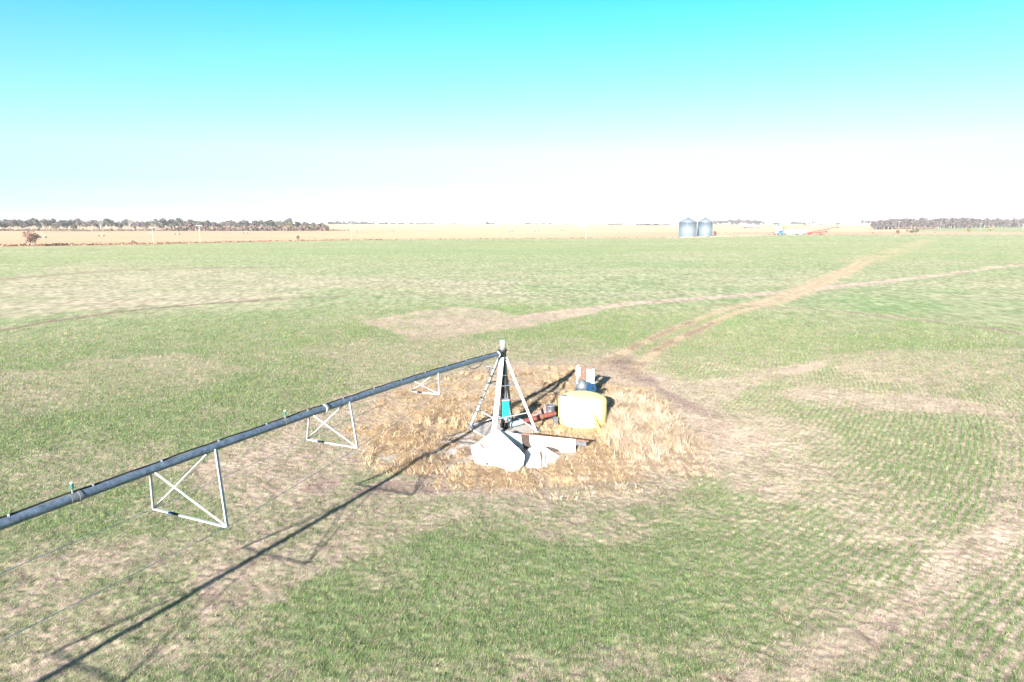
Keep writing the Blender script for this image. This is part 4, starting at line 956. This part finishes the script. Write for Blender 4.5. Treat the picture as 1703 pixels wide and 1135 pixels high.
strip(1434, 1470, 366.5, 371.5, 2100, 4.2, 'hazy dark tree in the line left of the right hand wood', 'trees left of the wood', 1.2, ('evergreen', 'woods'))
# low brush under the windbreak and the woods that read as one mass on the horizon
def mass(name, label, spec, col):
    Vs, Ts = [], []; rg = np.random.default_rng(5)
    for x0, x1, ytop, ybase, D, n in spec:
        for k in range(n):
            x = rg.uniform(x0, x1); q = at_y(x, ybase, D*rg.uniform(.98, 1.02)); z = float(height(np.array([q.x]), np.array([q.y]))[0]); kk = at_y(852.5, 560, q.y).x-at_y(851.5, 560, q.y).x
            hh = (at_y(x, ytop, q.y).z-z)*(.45+.65*float(vn(np.array([x*.35]), np.array([D*.1]), 5)[0]))*rg.uniform(.6, 1.05); hh = max(hh, .6)
            Vv, T = leaves((q.x, q.y, z+hh*.5), (kk*1.6, kk*1.6, hh*.5), 16, max(hh*.35, .6), np.array(col)*rg.uniform(.75, 1.25), 3, int(rg.integers(1e6)), .05); Vs.append(Vv); Ts.append(T)
    Vv = np.vstack(Vs); T = np.vstack(Ts); o = np_mesh(name, Vv, [np.arange(len(Vv)).reshape(-1, 4)], T, M['leaf']); tag(o, label, None, None, 'stuff')
mass('undergrowth', 'brown brushy undergrowth along the foot of the left windbreak', [(-15, 275, 379.5, 384.4, 850, 420), (275, 545, 374.5, 383, 880, 760), (545, 580, 381, 383, 900, 40), (1452, 1560, 375, 382.2, 1080, 200), (1560, 1720, 374, 379.5, 1400, 260)], (.15, .105, .09))
mass('distant_woods', 'thin hazy lavender woods along the middle of the horizon', [(545, 622, 367.8, 374, 2500, 270), (630, 646, 368.8, 374, 2500, 61), (648, 722, 370.3, 374, 2500, 198), (732, 780, 370.6, 374, 2500, 90), (808, 822, 368.8, 375, 2500, 39), (826, 922, 370.5, 374.5, 2500, 198), (938, 946, 369.8, 377, 2300, 21), (950, 958, 371.8, 376.5, 2300, 21), (990, 1000, 371.8, 375, 2300, 14), (1011, 1034, 370.8, 376.5, 2100, 61), (1056, 1124, 371.8, 377.5, 1900, 234), (-20, 120, 364.8, 374, 2300, 432), (120, 300, 366.3, 374, 2300, 486)], (.05, .042, .06))
Vs, Ts = [], []; rg_ = np.random.default_rng(8)
for k in range(1100):
    u = rg_.uniform(-10, 1720); q = gp(u, 395); yy = float(np.interp(u, [0, 255, 300, 500, 600, 860, 1000, 1140, 1300, 1500, 1703], [410.5, 407, 405.5, 401, 400, 398, 397, 396, 391.6, 391.2, 390.6]))
    if u > 640 and rg_.uniform() < .6: continue
    q = gp(u, yy-rg_.uniform(.1, 1.1)); hh = rg_.uniform(.3, 1.0)*(1.2 if u < 300 else .8)
    Vv, T = leaves((q.x, q.y, hh*.4), (1.6, 1.0, hh*.5), 10, .55, np.array((.24, .14, .10))*rg_.uniform(.7, 1.4), 2, k, .1); Vs.append(Vv); Ts.append(T)
Vv = np.vstack(Vs); o = np_mesh('verge_weeds', Vv, [np.arange(len(Vv)).reshape(-1, 4)], np.vstack(Ts), M['leaf']); tag(o, 'reddish brown weeds along the far edge of the wheat field', None, None, 'stuff')

# ------------------------------------------------------------------ air
if USE_HAZE:
    m = bpy.data.materials.new('haze air'); m.use_nodes = True; t = m.node_tree; t.nodes.clear()
    o_ = t.nodes.new('ShaderNodeOutputMaterial'); pvn = t.nodes.new('ShaderNodeVolumePrincipled'); t.links.new(pvn.outputs[0], o_.inputs['Volume'])
    pvn.inputs['Color'].default_value = (.93, .94, 1.0, 1); pvn.inputs['Density'].default_value = .00009; pvn.inputs['Anisotropy'].default_value = 0.
    hz = MB().box((0, 0, 19), (42000, 42000, 42)).build('haze', m); tag(hz, 'thin pale haze over the whole plain', None, None, 'stuff')
